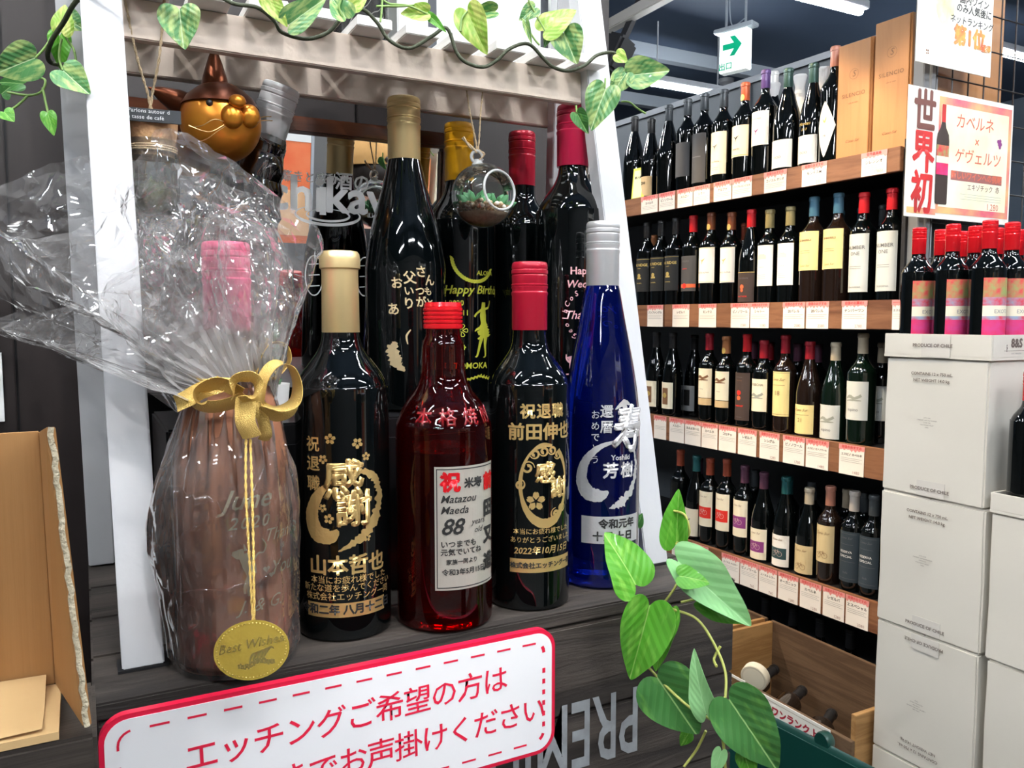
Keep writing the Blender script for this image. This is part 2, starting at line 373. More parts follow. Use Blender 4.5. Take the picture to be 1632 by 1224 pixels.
# =============================================================== MIRROR
MT = R_(5.6); MO = Vector((0, .894, 1.6))
def mp_(x, h, f=0):
    """point on the mirror: x along wall, h up the glass from z 1.6, f in front"""
    return Vector((x, .894 - sin(MT) * h - cos(MT) * f, 1.6 + cos(MT) * h - sin(MT) * f))
mir = empty('pub_mirror', (0, .894, 1.6), (-MT, 0, 0), 'brown wood framed mirror with white lettering behind the bottles', 'mirror')
mir.rotation_euler = (MT, 0, 0)
X0, X1, H0, H1 = .035, .375, -.36, .047
m_mir = mat('mirror_glass', (.86, .87, .88), .0, metal=1)
link('mirror_glass', box(X0, X1, 0, .003, H0, H1), m_mir, mir)
M_frame = woodmat('brown_frame_wood', (.10, .028, .012), (.17, .055, .025), .35, axis=0, scale=40, bump=.1, coat=.4)
fwid = .018
for (a, b, c, d) in ((X0 - fwid, X1 + fwid, H1, H1 + fwid), (X0 - fwid, X1 + fwid, H0 - fwid, H0)):
    link('frame_rail', box(a, b, -.006, .012, c, d, .003), M_frame, mir)
for a in (X0 - fwid, X1): link('frame_stile', box(a, a + fwid, -.006, .012, H0, H1, .003), M_frame, mir)
Mx = Matrix.Rotation(pi / 2, 4, 'X')
M_mp = mat('white_mirror_print', (.92, .92, .92), .6)
def onmir(me, px_, py_, d=.0006):
    # pixel position -> mirror local
    r = ray(px_, py_); n = Vector((0, -cos(MT), -sin(MT))); k = ((MO - EYE).dot(n)) / r.dot(n); p = EYE + r * k
    return flat(me, Matrix.Translation((p.x, -d, (p.z - 1.6) / cos(MT))) @ Mx)
link('lettering', onmir(textmesh('Ichikawa', .052, .022, align='CENTER', xs=1.04), 542, 315), M_mp, mir)
link('lettering', onmir(textmesh('驚きと感動を!', .0125, .01), 505, 285), M_mp, mir)
link('lettering', onmir(textmesh('酒の', .020, .02), 562, 292), M_mp, mir)
link('lettering', onmir(textmesh('iLiquor Shop', .007, .01), 610, 345), M_mp, mir)
rings = []
for q, (ax, ay, w_) in enumerate(((.036, .0105, .0016), (.024, .0065, .0012))):
    rings.append(stroke([(ax * cos(t), ay * sin(t)) for t in [2.2 + k * .42 for k in range(13 + q)]], [.0002, w_, w_, .0002], sub=3))
rings.append(stroke([(-.006, .03), (-.006, 0)], [.0035, .0035], sub=4))
link('ripple_print', onmir(join(*rings), 523, 343), M_mp, mir)
gl = []
for dx in (-.030, .028):
    gl.append(stroke([(dx + .010 * cos(t), .022 * sin(t)) for t in [k * .5 for k in range(13)]], [.0006, .0006], sub=2))
for h in (-.012, 0, .012): gl.append(stroke([(-.036, h), (-.024, h + .001)], [.0005, .0005], sub=2)); gl.append(stroke([(.022, h), (.034, h + .001)], [.0005, .0005], sub=2))
link('glass_drawing', onmir(join(*gl), 543, 440), M_mp, mir)

# =============================================================== DISPLAY TABLE AND CRATE
ZT = 1.194
tb = empty('display_table', (0, 0, 0), label='dark table carrying the wooden display crate', cat='table')
M_tb = woodmat('dark_table_wood', (.02, .015, .012), (.05, .04, .032), .55, axis=0, scale=25)
link('tabletop', box(-.95, .575, .22, .955, .815, .84, .003), M_tb, tb)
link('cabinet', box(-.93, .555, .30, .94, .0, .815, .003), M_tb, tb)
M_cr = woodmat('weathered_crate_wood', (.018, .014, .012), (.062, .050, .042), .75, axis=0, scale=34, bump=.6, ring=5)
M_cry = woodmat('weathered_crate_end', (.02, .016, .013), (.065, .053, .045), .75, axis=1, scale=34, bump=.6, ring=5)
crate = empty('wooden_crate', (0, 0, 0), label='upturned dark weathered wooden crate lettered PREMIUM under the bottles', cat='crate')
ys = [.588, .675, .765, .855, .945]
for a, b in zip(ys[:-1], ys[1:]): link('plank', box(-.003, .562, a + .0012, b - .0012, ZT - .012, ZT, .0015), M_cr, crate)
zs = [.842, .930, 1.018, 1.10, 1.181]
for a, b in zip(zs[:-1], zs[1:]):
    link('plank', box(0, .56, .588, .600, a + .001, b - .001, .0015), M_cr, crate)
    link('plank', box(0, .012, .6015, .944, a + .001, b - .001, .0015), M_cry, crate)
    link('plank', box(.548, .56, .6015, .944, a + .001, b - .001, .0015), M_cry, crate)
link('lettering', flat(textmesh('PREMIUM', .088, .012, align='LEFT', xs=.52, space=1.04), Matrix.Translation((at(1020, 1132, Y=.5872).x, .5872, at(1020, 1138, Y=.5872).z)) @ Mx @ Matrix.Rotation(pi, 4, 'Z')), mat('faded_white_stencil', (.33, .35, .37), .8, noise_col=(.24, .25, .26), nscale=60), crate)
# riser for the back row
M_rs = mat('black_riser', (.006, .006, .007), .35, bump=.1)
rs = tag(link('display_riser', join(box(.058, .505, .715, .868, ZT, 1.359, .002), box(.073, .49, .712, .716, ZT + .01, 1.34)), M_rs), 'low black riser box lifting the back row of bottles', 'riser')
# =============================================================== LADDER STAND
st = empty('display_stand', (0, 0, 0), label='white folding ladder stand with slatted top framing the bottles', cat='display stand')
def leg(foot, top, wx, wy):
    f = Vector(foot); t = Vector(top); h = []
    for c, zz in ((f, 0), (t, 0)):
        for sx, sy in ((-1, -1), (1, -1), (1, 1), (-1, 1)): h.append((c.x + sx * wx / 2, c.y + (sy + 1) * wy / 2, c.z))
    return hexa(h, .001)
def ext(foot, mid, z):
    f = Vector(foot); m_ = Vector(mid); return f + (m_ - f) * ((z - f.z) / (m_.z - f.z))
for ft, md in (((.031, .634, ZT + .002), (.0225, .706, 1.69)), ((.520, .659, ZT + .002), (.4745, .708, 1.70))):
    link('leg', leg(ft, ext(ft, md, 2.02), .0285, .018), M_white, st)
for ft, md in (((.0095, .925, ZT + .002), (.0035, .80, 1.66)), ((.548, .925, ZT + .002), (.490, .80, 1.70))):
    link('leg', leg(ft, ext(ft, md, 1.93), .024, .016), M_white, st)
for x, y in ((.031, .634), (.520, .659)): link('foot_cap', box(x - .017, x + .017, y - .001, y + .022, ZT + .0002, ZT + .0022), M_dark, st)
link('rail', box(.036, .462, .720, .731, 1.6695, 1.7005, .001), M_tan, st)
link('rail', box(.015, .485, .820, .831, 1.6695, 1.7005, .001), M_tan, st)
xs_ = [.040 + k * .0446 for k in range(10)]
for i, x in enumerate(xs_):
    link('slat', box(x, x + .0315, .695 - (.004 if i == 9 else 0), .862, 1.7008, 1.7098, .0008), M_slat, st)
# =============================================================== SIGN
sg = empty('notice_board', (.168, .5655, 1.144), (0, 0, 0), 'white board with red dashed border leaning on the crate front', 'sign')
def rrect(w_, h, r, n=8):
    P = []
    for cx, cy, a0 in ((w_ / 2 - r, h / 2 - r, 0), (-w_ / 2 + r, h / 2 - r, 90), (-w_ / 2 + r, -h / 2 + r, 180), (w_ / 2 - r, -h / 2 + r, 270)):
        for k in range(n + 1): a = R_(a0 + 90 * k / n); P.append((cx + r * cos(a), cy + r * sin(a)))
    return P
def plate(P, z0, z1):
    n = len(P); v = [(x, y, z0) for x, y in P] + [(x, y, z1) for x, y in P]
    f = [tuple(range(n))[::-1], tuple(range(n, 2 * n))] + [(i, (i + 1) % n, n + (i + 1) % n, n + i) for i in range(n)]
    return fromdata(v, f)
SW, SH = .337, .106
link('board', flat(plate(rrect(SW, SH, .017), 0, .006), Mx), mat('sign_red_edge', (.70, .01, .05), .35), sg)
link('face', flat(plate(rrect(SW - .0065, SH - .0065, .0145), .006, .0064), Mx), mat('sign_white', (.84, .84, .86), .3), sg)
P = rrect(SW - .022, SH - .022, .009, 5); P.append(P[0]); dash = []; acc = 0
pts = []
for (a, b) in zip(P[:-1], P[1:]):
    L_ = math.dist(a, b); n = max(1, int(L_ / .001))
    for k in range(n): pts.append((a[0] + (b[0] - a[0]) * k / n, a[1] + (b[1] - a[1]) * k / n))
i = 0
while i < len(pts) - 8:
    hz = abs(pts[i][1]) > SH / 2 - .0125
    n = 13 if hz else 5; seg_ = pts[i:i + n]; dash.append(stroke(seg_, [.0008, .0008] if hz else [.0014, .0014], sub=1)); i += 23 if hz else 9
link('dashed_border', flat(join(*dash), Matrix.Translation((0, -.0067, 0)) @ Mx), M_redsign, sg)
link('lettering', flat(textmesh('エッチングご希望の方は', .0232, .006, align='LEFT', space=.9), Matrix.Translation((-.119, -.0068, .0125)) @ Mx @ Matrix.Rotation(R_(1.2), 4, 'Z')), M_redsign, sg)
link('lettering', flat(textmesh('お手すきでお声掛けください', .0232, .006, align='LEFT', space=.87), Matrix.Translation((-.124, -.0068, -.021)) @ Mx @ Matrix.Rotation(R_(1.2), 4, 'Z')), M_redsign, sg)
# =============================================================== FRONT BOTTLES
def spline(pts, n=5):
    P = smoothpath([(r, z, 0) for r, z in pts], n); return [(max(p.x, 0), p.y) for p in P]
def prof(kind, R, H):
    k = H / .305
    if kind == 'bordeaux': p = [(R * .80, 0), (R * .97, .003), (R, .008), (R, .07), (R, .186 * k), (R * .965, .197 * k), (R * .85, .208 * k), (R * .64, .219 * k), (R * .47, .229 * k), (.0148, .242 * k), (.0142, .27 * k), (.0140, H - .002), (.001, H - .002)]
    elif kind == 'burgundy': p = [(R * .80, 0), (R * .97, .003), (R, .008), (R, .06), (R, .128 * k), (R * .965, .150 * k), (R * .84, .178 * k), (R * .64, .206 * k), (R * .47, .232 * k), (.0150, .252 * k), (.0140, .275 * k), (.0138, H - .002), (.001, H - .002)]
    elif kind == 'hock': p = [(R * .80, 0), (R * .97, .003), (R, .008), (R, .06), (R, .125 * k), (R * .95, .155 * k), (R * .80, .188 * k), (R * .62, .218 * k), (R * .47, .245 * k), (.0142, .262 * k), (.0138, H - .002), (.001, H - .002)]
    elif kind == 'liqueur': p = [(R * .80, 0), (R * .97, .004), (R, .010), (R, .08), (R, .158), (R * .95, .172), (R * .80, .185), (R * .58, .197), (.0190, .208), (.0178, .222), (.0172, .235), (.0145, .243), (.0142, .256), (.0142, H - .002), (.001, H - .002)]
    flat_ = [(.001, .006), (R * .62, .002)]
    out = flat_ + [p[0]] + spline(p[:-1][:], 4)[1:] + [p[-1]]
    return out
def screwcap(r, z0, z1):
    h = z1 - z0; g = []
    g += [(r * .985, z0), (r, z0 + .0005), (r, z1 - .030), (r * 1.03, z1 - .0285), (r * 1.03, z1 - .0268), (r * .99, z1 - .0258), (r * .99, z1 - .0243)]
    for k, zz in enumerate((.0225, .0205)): g += [(r * 1.035, z1 - zz), (r * 1.035, z1 - zz + .001), (r * .985, z1 - zz + .0015)]
    g += [(r * 1.0, z1 - .0185), (r * 1.01, z1 - .0120), (r * .98, z1 - .0112), (r * 1.03, z1 - .0100), (r * 1.03, z1 - .0072), (r * .99, z1 - .0065), (r * 1.02, z1 - .0052), (r * 1.0, z1 - .0022), (r * .96, z1 - .0006), (r * .90, z1), (.0005, z1)]
    return lathe(g, 40, 30)
def foilcap(r, z0, z1):
    return lathe([(r * .99, z0), (r * 1.0, z0 + .0005), (r * .96, z1 - .018), (r * .97, z1 - .0145), (r * 1.07, z1 - .0135), (r * 1.08, z1 - .006), (r * 1.03, z1 - .002), (r * .93, z1), (.0005, z1 - .0003)], 40, 30)
def facing(x, y, off=0): return math.atan2(-x, y) + R_(off)
def bottle(pos, kind, R, H, glass, cap, capm, capz, off, label, grp=None, rot=None, capr=.0158, name='wine_bottle', seg=48):
    t = empty(name, pos, rot if rot else (0, 0, facing(pos[0], pos[1], off)), label, 'bottle', grp)
    link('glass', lathe(prof(kind, R, H), seg, 50), glass, t)
    if cap == 'screw': link('screw_cap', screwcap(capr, capz, H), capm, t)
    elif cap == 'foil': link('capsule', foilcap(capr, capz, H), capm, t)
    return t
mm = lambda v: v * .001
# --- gold-capped black bottle with large brush stroke
GF = M_gold
b1 = bottle((.1865, .650, ZT), 'bordeaux', .0380, .310, M_black, 'foil', M_goldsat, .245, 2, 'black bottle with gold foil capsule and large gold brush-ring lettering', capr=.0152)
R = .0380
def put(t, me, u, v, m, R=R, off=.0004, name='lettering', d=0):
    if d: me = thicken(me, d)
    return link(name, wrap(me, R, u, v, off), m, t)
for k, c in enumerate('祝退職'): put(b1, textmesh(c, .0125, .02), -.0258, .158 - k * .0155, GF)
put(b1, textmesh('感', .034, .03, xs=.95), -.001, .128, GF, off=.0009, d=.0004)
put(b1, textmesh('謝', .030, .03), .0065, .1055, GF, off=.0009, d=.0004)
ringp = [(-.012, .128), (-.022, .118), (-.028, .103), (-.024, .089), (-.012, .086), (-.006, .091)]
put(b1, stroke(ringp, [.0010, .0042, .0062, .0068, .0058, .0012], .12, 12), 0, 0, GF, name='brush_stroke')
put(b1, stroke([(-.012, .128), (.004, .136), (.020, .134), (.029, .120), (.026, .100), (.012, .084), (-.006, .074)], [.0008, .0018, .0026, .0030, .0040, .0036, .0004], .9, 12, 3), 0, 0, GF, name='brush_stroke')
for (x, y, r) in ((-.011, .163, .0045), (.010, .159, .0045), (-.017, .147, .0038), (.017, .148, .0036), (-.018, .1085, .0035), (-.013, .100, .0042), (.0235, .094, .0042), (.017, .083, .0034)):
    put(b1, blossom(x, y, r, x * 90), 0, 0, GF, name='blossom')
put(b1, textmesh('山本哲也', .0165, .03, space=.98), .0015, .0615, GF)
put(b1, textmesh('本当にお疲れ様でした', .0066, .01), .003, .0505, GF)
put(b1, textmesh('新たな道を歩んでください', .0066, .01), .002, .0440, GF)
put(b1, textmesh('株式会社エッチング一同', .0068, .01), .002, .0370, GF)
put(b1, flatgrid(-.034, .034, -.0058, .0058, 24), 0, .0265, GF, name='date_band')
put(b1, textmesh('令和二年 八月十二日', .0086, .04), 0, .0265, M_ink, off=.0008)
# --- red liqueur
M_redglass = thin_glass('red_tinted_glass', (.80, .12, .10), .02, (.5, .02, .02), ior=1.5, gain=1.0)
M_redliq = mat('red_liqueur', (.75, .004, .012), 0, trans=1, ior=1.34)
M_redcap = mat('bright_red_cap', (.75, .012, .02), .22, metal=.35, coat=.5)
M_maroon = mat('crimson_cap', (.42, .008, .03), .32, metal=.2, coat=.3)
b2 = bottle((.2675, .6285, ZT), 'liqueur', .0405, .268, M_redglass, None, None, 0, 30, 'clear bottle of red liqueur with short red cap and silver label', seg=56)
R2 = .0405
link('liqueur', lathe([(.0005, .007), (R2 * .62, .004), (R2 * .80, .0045), (R2 * .935, .010), (R2 * .945, .05), (R2 * .945, .148), (.0005, .148)], 56, 50), M_redliq, b2)
g = [(.0158, .2475), (.0165, .2480)]
for k in range(5): z = .2495 + k * .0033; g += [(.0166, z), (.0166, z + .0018), (.0157, z + .0024), (.0157, z + .003)]
g += [(.0160, .266), (.0150, .2695), (.0005, .2695)]
link('screw_cap', lathe(g, 48, 30), M_redcap, b2)
M_sl = mat('champagne_silver_label', (.66, .62, .55), .35, metal=.55, bump=.1)
put(b2, flatgrid(-.029, .031, -.0505, .0505, 24), 0, .0875, M_sl, R2, name='silver_label')
fr_ = join(*[flatgrid(*q, 24) for q in ((-.0275, .0295, .0480, .0488), (-.0275, .0295, -.0488, -.0480), (-.0275, -.0268, -.0488, .0488), (.0288, .0295, -.0488, .0488))])
put(b2, fr_, 0, .0875, M_ink, R2, .0006, name='label_border')
LB = lambda s, sz, u, v, m=M_ink, b=.02, sh=0, **k: put(b2, textmesh(s, sz, b, sh, align='LEFT', **k), u, v, m, R2, .0008)
LB('祝', .0165, -.0245, .1245, MATS['bright_red_cap'], .05); LB('米寿', .0088, -.005, .1235, b=.04)
LB('Matazou', .0088, -.0245, .1115, b=.01, sh=.3); LB('Maeda', .0088, -.0245, .1025, b=.01, sh=.3)
LB('88', .0185, -.0245, .0885, b=.015, sh=.3, space=.95); LB('years', .0068, .0015, .0915, sh=.3, b=0); LB('old', .0068, .004, .0845, sh=.3, b=0)
LB('いつまでも', .0062, -.0245, .0745); LB('元気でいてね', .0060, -.0245, .0680); LB('家族一同より', .0046, -.020, .0600); LB('令和3年5月15日', .0056, -.0235, .0515)
for k, c in enumerate('前田又造'): LB(c, .0150, .0145, .122 - k * .0225, [MATS['bright_red_cap'], M_ink, M_ink, M_ink][k], .06)
M_emb = mat('embossed_red_glass', (.22, .006, .01), .05, coat=1)
for k, c in enumerate('本格焼酎'):
    me = wrap(thicken(textmesh(c, .015, .02), .0006), .0365, -.036 + k * .020, 0, 0)
    for v in me.vertices:
        f = 1 - (v.co.z) * 9; v.co.x *= f; v.co.y *= f; v.co.z += .176
    link('embossed_lettering', me, M_emb, b2)
# --- crimson-capped black bottle with ornate ring
b3 = bottle((.3545, .636, ZT), 'bordeaux', .0365, .306, M_black, 'screw', M_maroon, .246, 20, 'black bottle with crimson screw cap and ornate gold ring crest', capr=.0158)
R3 = .0365
P3 = lambda me, u=0, v=0, m=GF, **k: put(b3, me, u, v, m, R3, **k)
P3(textmesh('祝退職', .0135, .03, space=1.1), .000, .176); P3(textmesh('前田伸也', .0155, .03, space=1.0), -.001, .158)
cx, cy = .002, .113
ring = [(cx + .0225 * cos(a), cy + .0345 * sin(a)) for a in [R_(75 + 18 * k) for k in range(20)]]
P3(stroke(ring, [.0012, .0022, .001, .0012, .0018, .0016, .0026, .0038, .0044, .0038, .0022, .0014, .001, .0018, .0024], .1, 5), name='ring_crest')
def scroll(x, y, r, a0, turns=1.4, w_=.0010, flip=1):
    n = 12; return stroke([(x + r * (1 - .72 * k / n) * cos(R_(a0) + flip * turns * 2 * pi * k / n), y + r * (1 - .72 * k / n) * sin(R_(a0) + flip * turns * 2 * pi * k / n)) for k in range(n + 1)], [w_ * .3, w_, w_, w_ * 1.4], sub=4)
[P3(scroll(*q), name='scroll_ornament') for q in ((-.014, .128, .006, 0, 1.3), (-.021, .113, .005, 90, 1.2, .001, -1), (-.008, .140, .0045, 200, 1.2), (.000, .142, .0045, 200, 1.2), (.008, .1425, .0042, 200, 1.2), (.014, .138, .004, 200, 1.2), (.012, .086, .0055, 90, 1.3), (.019, .091, .0045, 60, 1.3, .001, -1), (.007, .080, .004, 120, 1.2))]
P3(blossom(-.007, .0985, .0085, .3), name='blossom')
P3(textmesh('感', .019, .04), .0015, .122, d=.0004, off=.0008); P3(textmesh('謝', .019, .04), .0155, .108, d=.0004, off=.0008)
P3(textmesh('本当にお疲れ様でした', .0056, .01), .001, .0715); P3(textmesh('ありがとうございました', .0056, .01), .001, .0640)
P3(textmesh('2022年10月15日', .0078, .02, .15), .001, .0545)
P3(flatgrid(-.030, .032, -.0062, .0062, 24), 0, .0415, name='gold_band'); P3(textmesh('株式会社エッチング一同', .0056, .03), .001, .0415, M_ink, off=.0008)
# --- tall blue bottle
M_blue = mat('cobalt_glass', (.002, .012, .27), .02, trans=.9, ior=1.35, coat=1)
b4 = bottle((.4445, .6535, ZT), 'hock', .0375, .348, M_blue, 'screw', M_silvercap, .287, 17, 'tall cobalt blue bottle with silver cap and silver brush-stroke lettering', capr=.0158)
R4 = .0375
P4 = lambda me, u=0, v=0, m=M_silver, **k: put(b4, me, u, v, m, R4, **k)
P4(textmesh('寿', .046, .035, .15, xs=.8), .016, .150, d=.0004, off=.001)
P4(stroke([(.002, .172), (.011, .178), (.018, .176)], [.0004, .003, .0005], .3, 8), name='brush_stroke'); P4(stroke([(.010, .178), (.013, .170), (.010, .163)], [.0028, .002, .0003], .3, 8), name='brush_stroke')
P4(stroke([(.006, .143), (-.012, .137), (-.025, .124), (-.030, .107), (-.024, .094), (-.012, .091), (-.004, .095)], [.0006, .0024, .0040, .0058, .0070, .0060, .0010], .15, 12), name='brush_stroke')
P4(stroke([(.024, .135), (.028, .118), (.024, .100), (.010, .084), (-.003, .079)], [.0010, .0018, .0030, .0042, .0004], .9, 12, 5), name='brush_stroke')
for k, c in enumerate('還暦'): P4(textmesh(c, .0125, .02), -.006, .1695 - k * .0145)
for k, c in enumerate('おめでとう'): P4(textmesh(c, .0085, .005), -.0165, .1665 - k * .0105)
P4(textmesh('Yoshiki', .0068, .03), .0085, .1265); P4(textmesh('芳樹', .0155, .03, space=1.25), .007, .1135)
P4(flatgrid(-.0295, .032, -.0130, .0130, 24), 0, .058, name='silver_band')
P4(textmesh('令和元年', .0095, .04), .006, .0635, M_ink, off=.0008); P4(textmesh('十月十日', .0095, .04, space=1.2), .002, .0515, M_ink, off=.0008)
# --- back row on the riser
ZR = 1.3595
bg = bottle((.2905, .778, ZR), 'burgundy', .0405, .308, M_black, 'screw', M_goldsat, .247, 12, 'tall sloping black bottle with pale gold screw cap and Japanese thank-you lettering', capr=.0162)
RG = .0405
PG = lambda me, u=0, v=0, m=mat('pale_gold_print', (.78, .62, .36), .4, metal=.6), **k: put(bg, me, u, v, m, RG, **k)
for c, u, v, s in (('お', -.0165, .124, .012), ('父', -.004, .129, .013), ('さ', .007, .135, .012), ('ん', .0165, .127, .012), ('い', -.005, .1165, .010), ('つ', .006, .1165, .010), ('も', .0145, .1165, .009), ('あ', -.020, .099, .0125), ('り', -.005, .1045, .012), ('が', .007, .106, .011), ('と', .0165, .105, .010), ('う', .024, .099, .010)):
    PG(textmesh(c, s, .02, -.1), u, v - .0)
PG(stroke([(-.018, .068), (-.022, .060), (-.018, .048), (-.010, .040)], [.002, .006, .0055, .0008], .7, 10, 4), name='brush_stroke')
PG(stroke([(-.004, .080), (-.008, .074), (-.007, .066)], [.0005, .001, .0005], .2, 6), name='brush_stroke')
bys = bottle((.3722, .8265, ZR), 'bordeaux', .0385, .302, M_black, 'screw', mat('yellow_cap', (.85, .42, .01), .3, coat=.3), .240, 14, 'black bottle with yellow screw cap and green birthday hula print', capr=.0160)
RY = .0385
PY = lambda me, u=0, v=0, m=M_green, **k: put(bys, me, u, v, m, RY, **k)
PY(textmesh('Happy Birthday', .0125, .02, .25), .012, .121); PY(textmesh('ALOHA', .007, .01, .1), .021, .139)
PY(textmesh('2020', .0078, .02), -.013, .107); PY(textmesh('Feb.11', .0078, .02), -.010, .0965); PY(textmesh('TOMOKA', .009, .02, .1), .003, .0400)
lv = []
for k in range(22):
    a = R_(190 + k * 6.4); x, y = .008 + .024 * cos(a), .158 + .026 * sin(a)
    for s in (-1, 1): lv.append(stroke([(x, y), (x + .003 * cos(a + s * .7), y + .003 * sin(a + s * .7)), (x + .0055 * cos(a + s * .9), y + .0055 * sin(a + s * .9))], [.0002, .0014, .0002], sub=3))
PY(join(*lv), name='laurel_print')
hula = [stroke([(.018, .108), (.0178, .1045)], [.0022, .0026], sub=3), stroke([(.0178, .105), (.0172, .094), (.018, .086)], [.0022, .0042, .0034], sub=5), stroke([(.015, .100), (.009, .096), (.0065, .0925)], [.0014, .001, .0012], sub=5), stroke([(.020, .101), (.0255, .103), (.028, .110)], [.0014, .001, .0004], sub=5),
        stroke([(.018, .087), (.0185, .078), (.020, .070)], [.0035, .0068, .0078], .7, 8), stroke([(.0165, .074), (.013, .063), (.0095, .051), (.007, .050)], [.0030, .0016, .0010, .0004], sub=5), stroke([(.021, .072), (.020, .062), (.0205, .051), (.0175, .049)], [.0030, .0016, .0010, .0004], sub=5), stroke([(.014, .081), (.009, .079), (.007, .077)], [.002, .001, .0003], .6, 5)]
PY(join(*hula), name='hula_dancer_print')
fl = []
for k in range(5):
    a = k * 2 * pi / 5; fl.append(stroke([(-.008 + .0012 * cos(a), .078 + .0012 * sin(a)), (-.008 + .0058 * cos(a - .35), .078 + .0058 * sin(a - .35)), (-.008 + .0068 * cos(a), .078 + .0068 * sin(a)), (-.008 + .0058 * cos(a + .35), .078 + .0058 * sin(a + .35)), (-.008 + .0012 * cos(a), .078 + .0012 * sin(a))], [.0004, .0004], sub=3))
PY(join(*fl), name='hibiscus_print'); PY(join(*[blossom(-.006 + d, .060 + d * .3, .003, d) for d in (0,)]), name='small_flower_print')
PY(join(*[stroke([(-.006 + k * .004, .030 - .001 * abs(k - 4)), (-.003 + k * .004, .0285 - .001 * abs(k - 4)), (-.001 + k * .004, .031 - .001 * abs(k - 4))], [.0003, .0014, .0003], sub=3) for k in range(8)]), name='garland_print')
br = bottle((.4480, .822, ZR), 'bordeaux', .0340, .300, M_black, 'screw', M_maroon, .240, 0, 'black bottle with crimson cap between the yellow-capped and the pink-lettered bottle', capr=.0150)
bp_ = bottle((.4655, .742, ZR), 'bordeaux', .0395, .313, M_black, 'screw', mat('raspberry_cap', (.48, .012, .06), .3, coat=.4), .250, 8, 'large black bottle with raspberry red cap and pink wedding lettering', capr=.0168)
RP = .0395
PP = lambda me, u=0, v=0, m=M_pink, **k: put(bp_, me, u, v, m, RP, **k)
PP(textmesh('Happy', .0105, .02), .006, .139, ); PP(textmesh('Wedding', .0105, .02, .2), .008, .1255); PP(textmesh('Thank you', .012, .01, .3), .012, .094)
for k in range(17):
    a = R_(120 + k * 17); me = textmesh('SoChloeGus'[k % 10], .0075, .01, .2); me.transform(Matrix.Rotation(a - pi / 2, 4, 'Z')); PP(me, .010 + .0225 * cos(a), .094 + .025 * sin(a))
PP(join(stroke([(-.011, .054), (-.0105, .049), (-.007, .046), (-.0035, .049), (-.003, .054)], [.0004, .0008, .0012, .0008, .0004], sub=6), stroke([(-.007, .046), (-.007, .034)], [.0006, .0006], sub=3), stroke([(-.011, .0335), (-.003, .0335)], [.0006, .0006], sub=3), fromdata([(-.0105, .051, 0), (-.007, .0465, 0), (-.0035, .051, 0), (-.0055, .0525, 0)], [(0, 1, 2, 3)])), name='wine_glass_print')
link('strip_label', wrap(flatgrid(.0, .005, 0, .052, 3), .0168, .0195, .242, .0005), M_paper, bp_)
# leaning silver-capped bottle in clear wrap
ax = (at(452, 142, D=.775) - at(395, 330, D=.79)); topc = at(450, 137, D=.775)
rotq = ax.to_track_quat('Z', 'Y'); H_ = .300; base = topc - ax.normalized() * H_
bs = empty('wine_bottle', base, rotq.to_euler(), 'leaning dark brown bottle with pale silver screw cap in clear wrap', 'bottle')
link('glass', lathe(prof('burgundy', .038, H_), 48, 50), M_brownglass, bs); link('screw_cap', screwcap(.0174, .247, H_), mat('pale_grey_cap', (.80, .82, .85), .35), bs)
fw_ = []
g = [(.0175 + .0016 * sin(k * 2.3) + .0226 * max(0, min(1, (.25 - z) / .11)), z) for k, z in enumerate([.252 - .008 * q for q in range(26)])]
wm = lathe(g, 30, 20)
for v in wm.vertices:
    n = noise.noise(v.co * 120) * .0022; r = math.hypot(v.co.x, v.co.y)
    if r > .002: v.co.x *= (r + n + .001) / r; v.co.y *= (r + n + .001) / r
link('clear_wrap', wm, M_film, bs)
# =============================================================== WRAPPED ROSE BOTTLE
WP = Vector((.0955, .628, ZT + .0005)); 
wb = bottle(tuple(WP), 'burgundy', .0430, .311, thin_glass('rose_glass', (.97, .86, .80), .02, (.9, .7, .6)), None, None, 0, 14, 'rose wine bottle with pink cap inside a clear cellophane gift bag', name='rose_wine_bottle')
RW = .043
pw_ = prof('burgundy', RW * .955, .311); pw_ = [(r, z + .003) for r, z in pw_ if z < .205]; pw_.append((.0005, pw_[-1][1]))
link('rose_wine', lathe(pw_, 48, 50), mat('rose_wine_liquid', (1.0, .55, .36), 0.03, trans=.26, ior=1.34), wb)
link('screw_cap', screwcap(.0168, .246, .311), mat('pink_cap', (.95, .12, .28), .35, coat=.3), wb)
M_wl = mat('champagne_print', (.74, .66, .46), .4, metal=.5)
PW = lambda me, u=0, v=0, m=M_wl, **k: put(wb, me, u, v, m, RW, **k)
PW(textmesh('June', .020, .01, .4), -.001, .128); PW(textmesh('2020', .0125, .01, .3, space=1.2), .000, .1115); PW(textmesh('Thank', .013, 0, .4), .026, .100); PW(textmesh('&', .006, 0, .3), .028, .090); PW(textmesh('You', .015, 0, .4), .026, .075); PW(textmesh('J. & G.', .013, 0, .4), .008, .051)
dog = [stroke([(-.012, .091), (-.008, .090), (-.004, .091)], [.0012, .0036, .0030], sub=5), stroke([(-.003, .092), (-.004, .097)], [.0012, .0003], sub=3), stroke([(-.005, .089), (-.001, .082), (.001, .074)], [.003, .0048, .0034], sub=6), stroke([(.001, .076), (-.002, .067), (-.001, .059)], [.0026, .0012, .0010], sub=5), stroke([(-.001, .074), (-.004, .066), (-.004, .061)], [.0014, .001, .0008], sub=5), stroke([(.002, .084), (.006, .089), (.010, .089), (.012, .094), (.009, .099)], [.0010, .0006, .0005, .0005, .0003], sub=5)]
PW(join(*dog), name='dog_print')
def heart(x, y, r): return fromdata([(x + r * .16 * 1.0 * (sin(t) ** 3) * 6, y + r * .06 * (13 * cos(t) - 5 * cos(2 * t) - 2 * cos(3 * t) - cos(4 * t)), 0) for t in [k * 2 * pi / 20 for k in range(20)]], [tuple(range(20))])
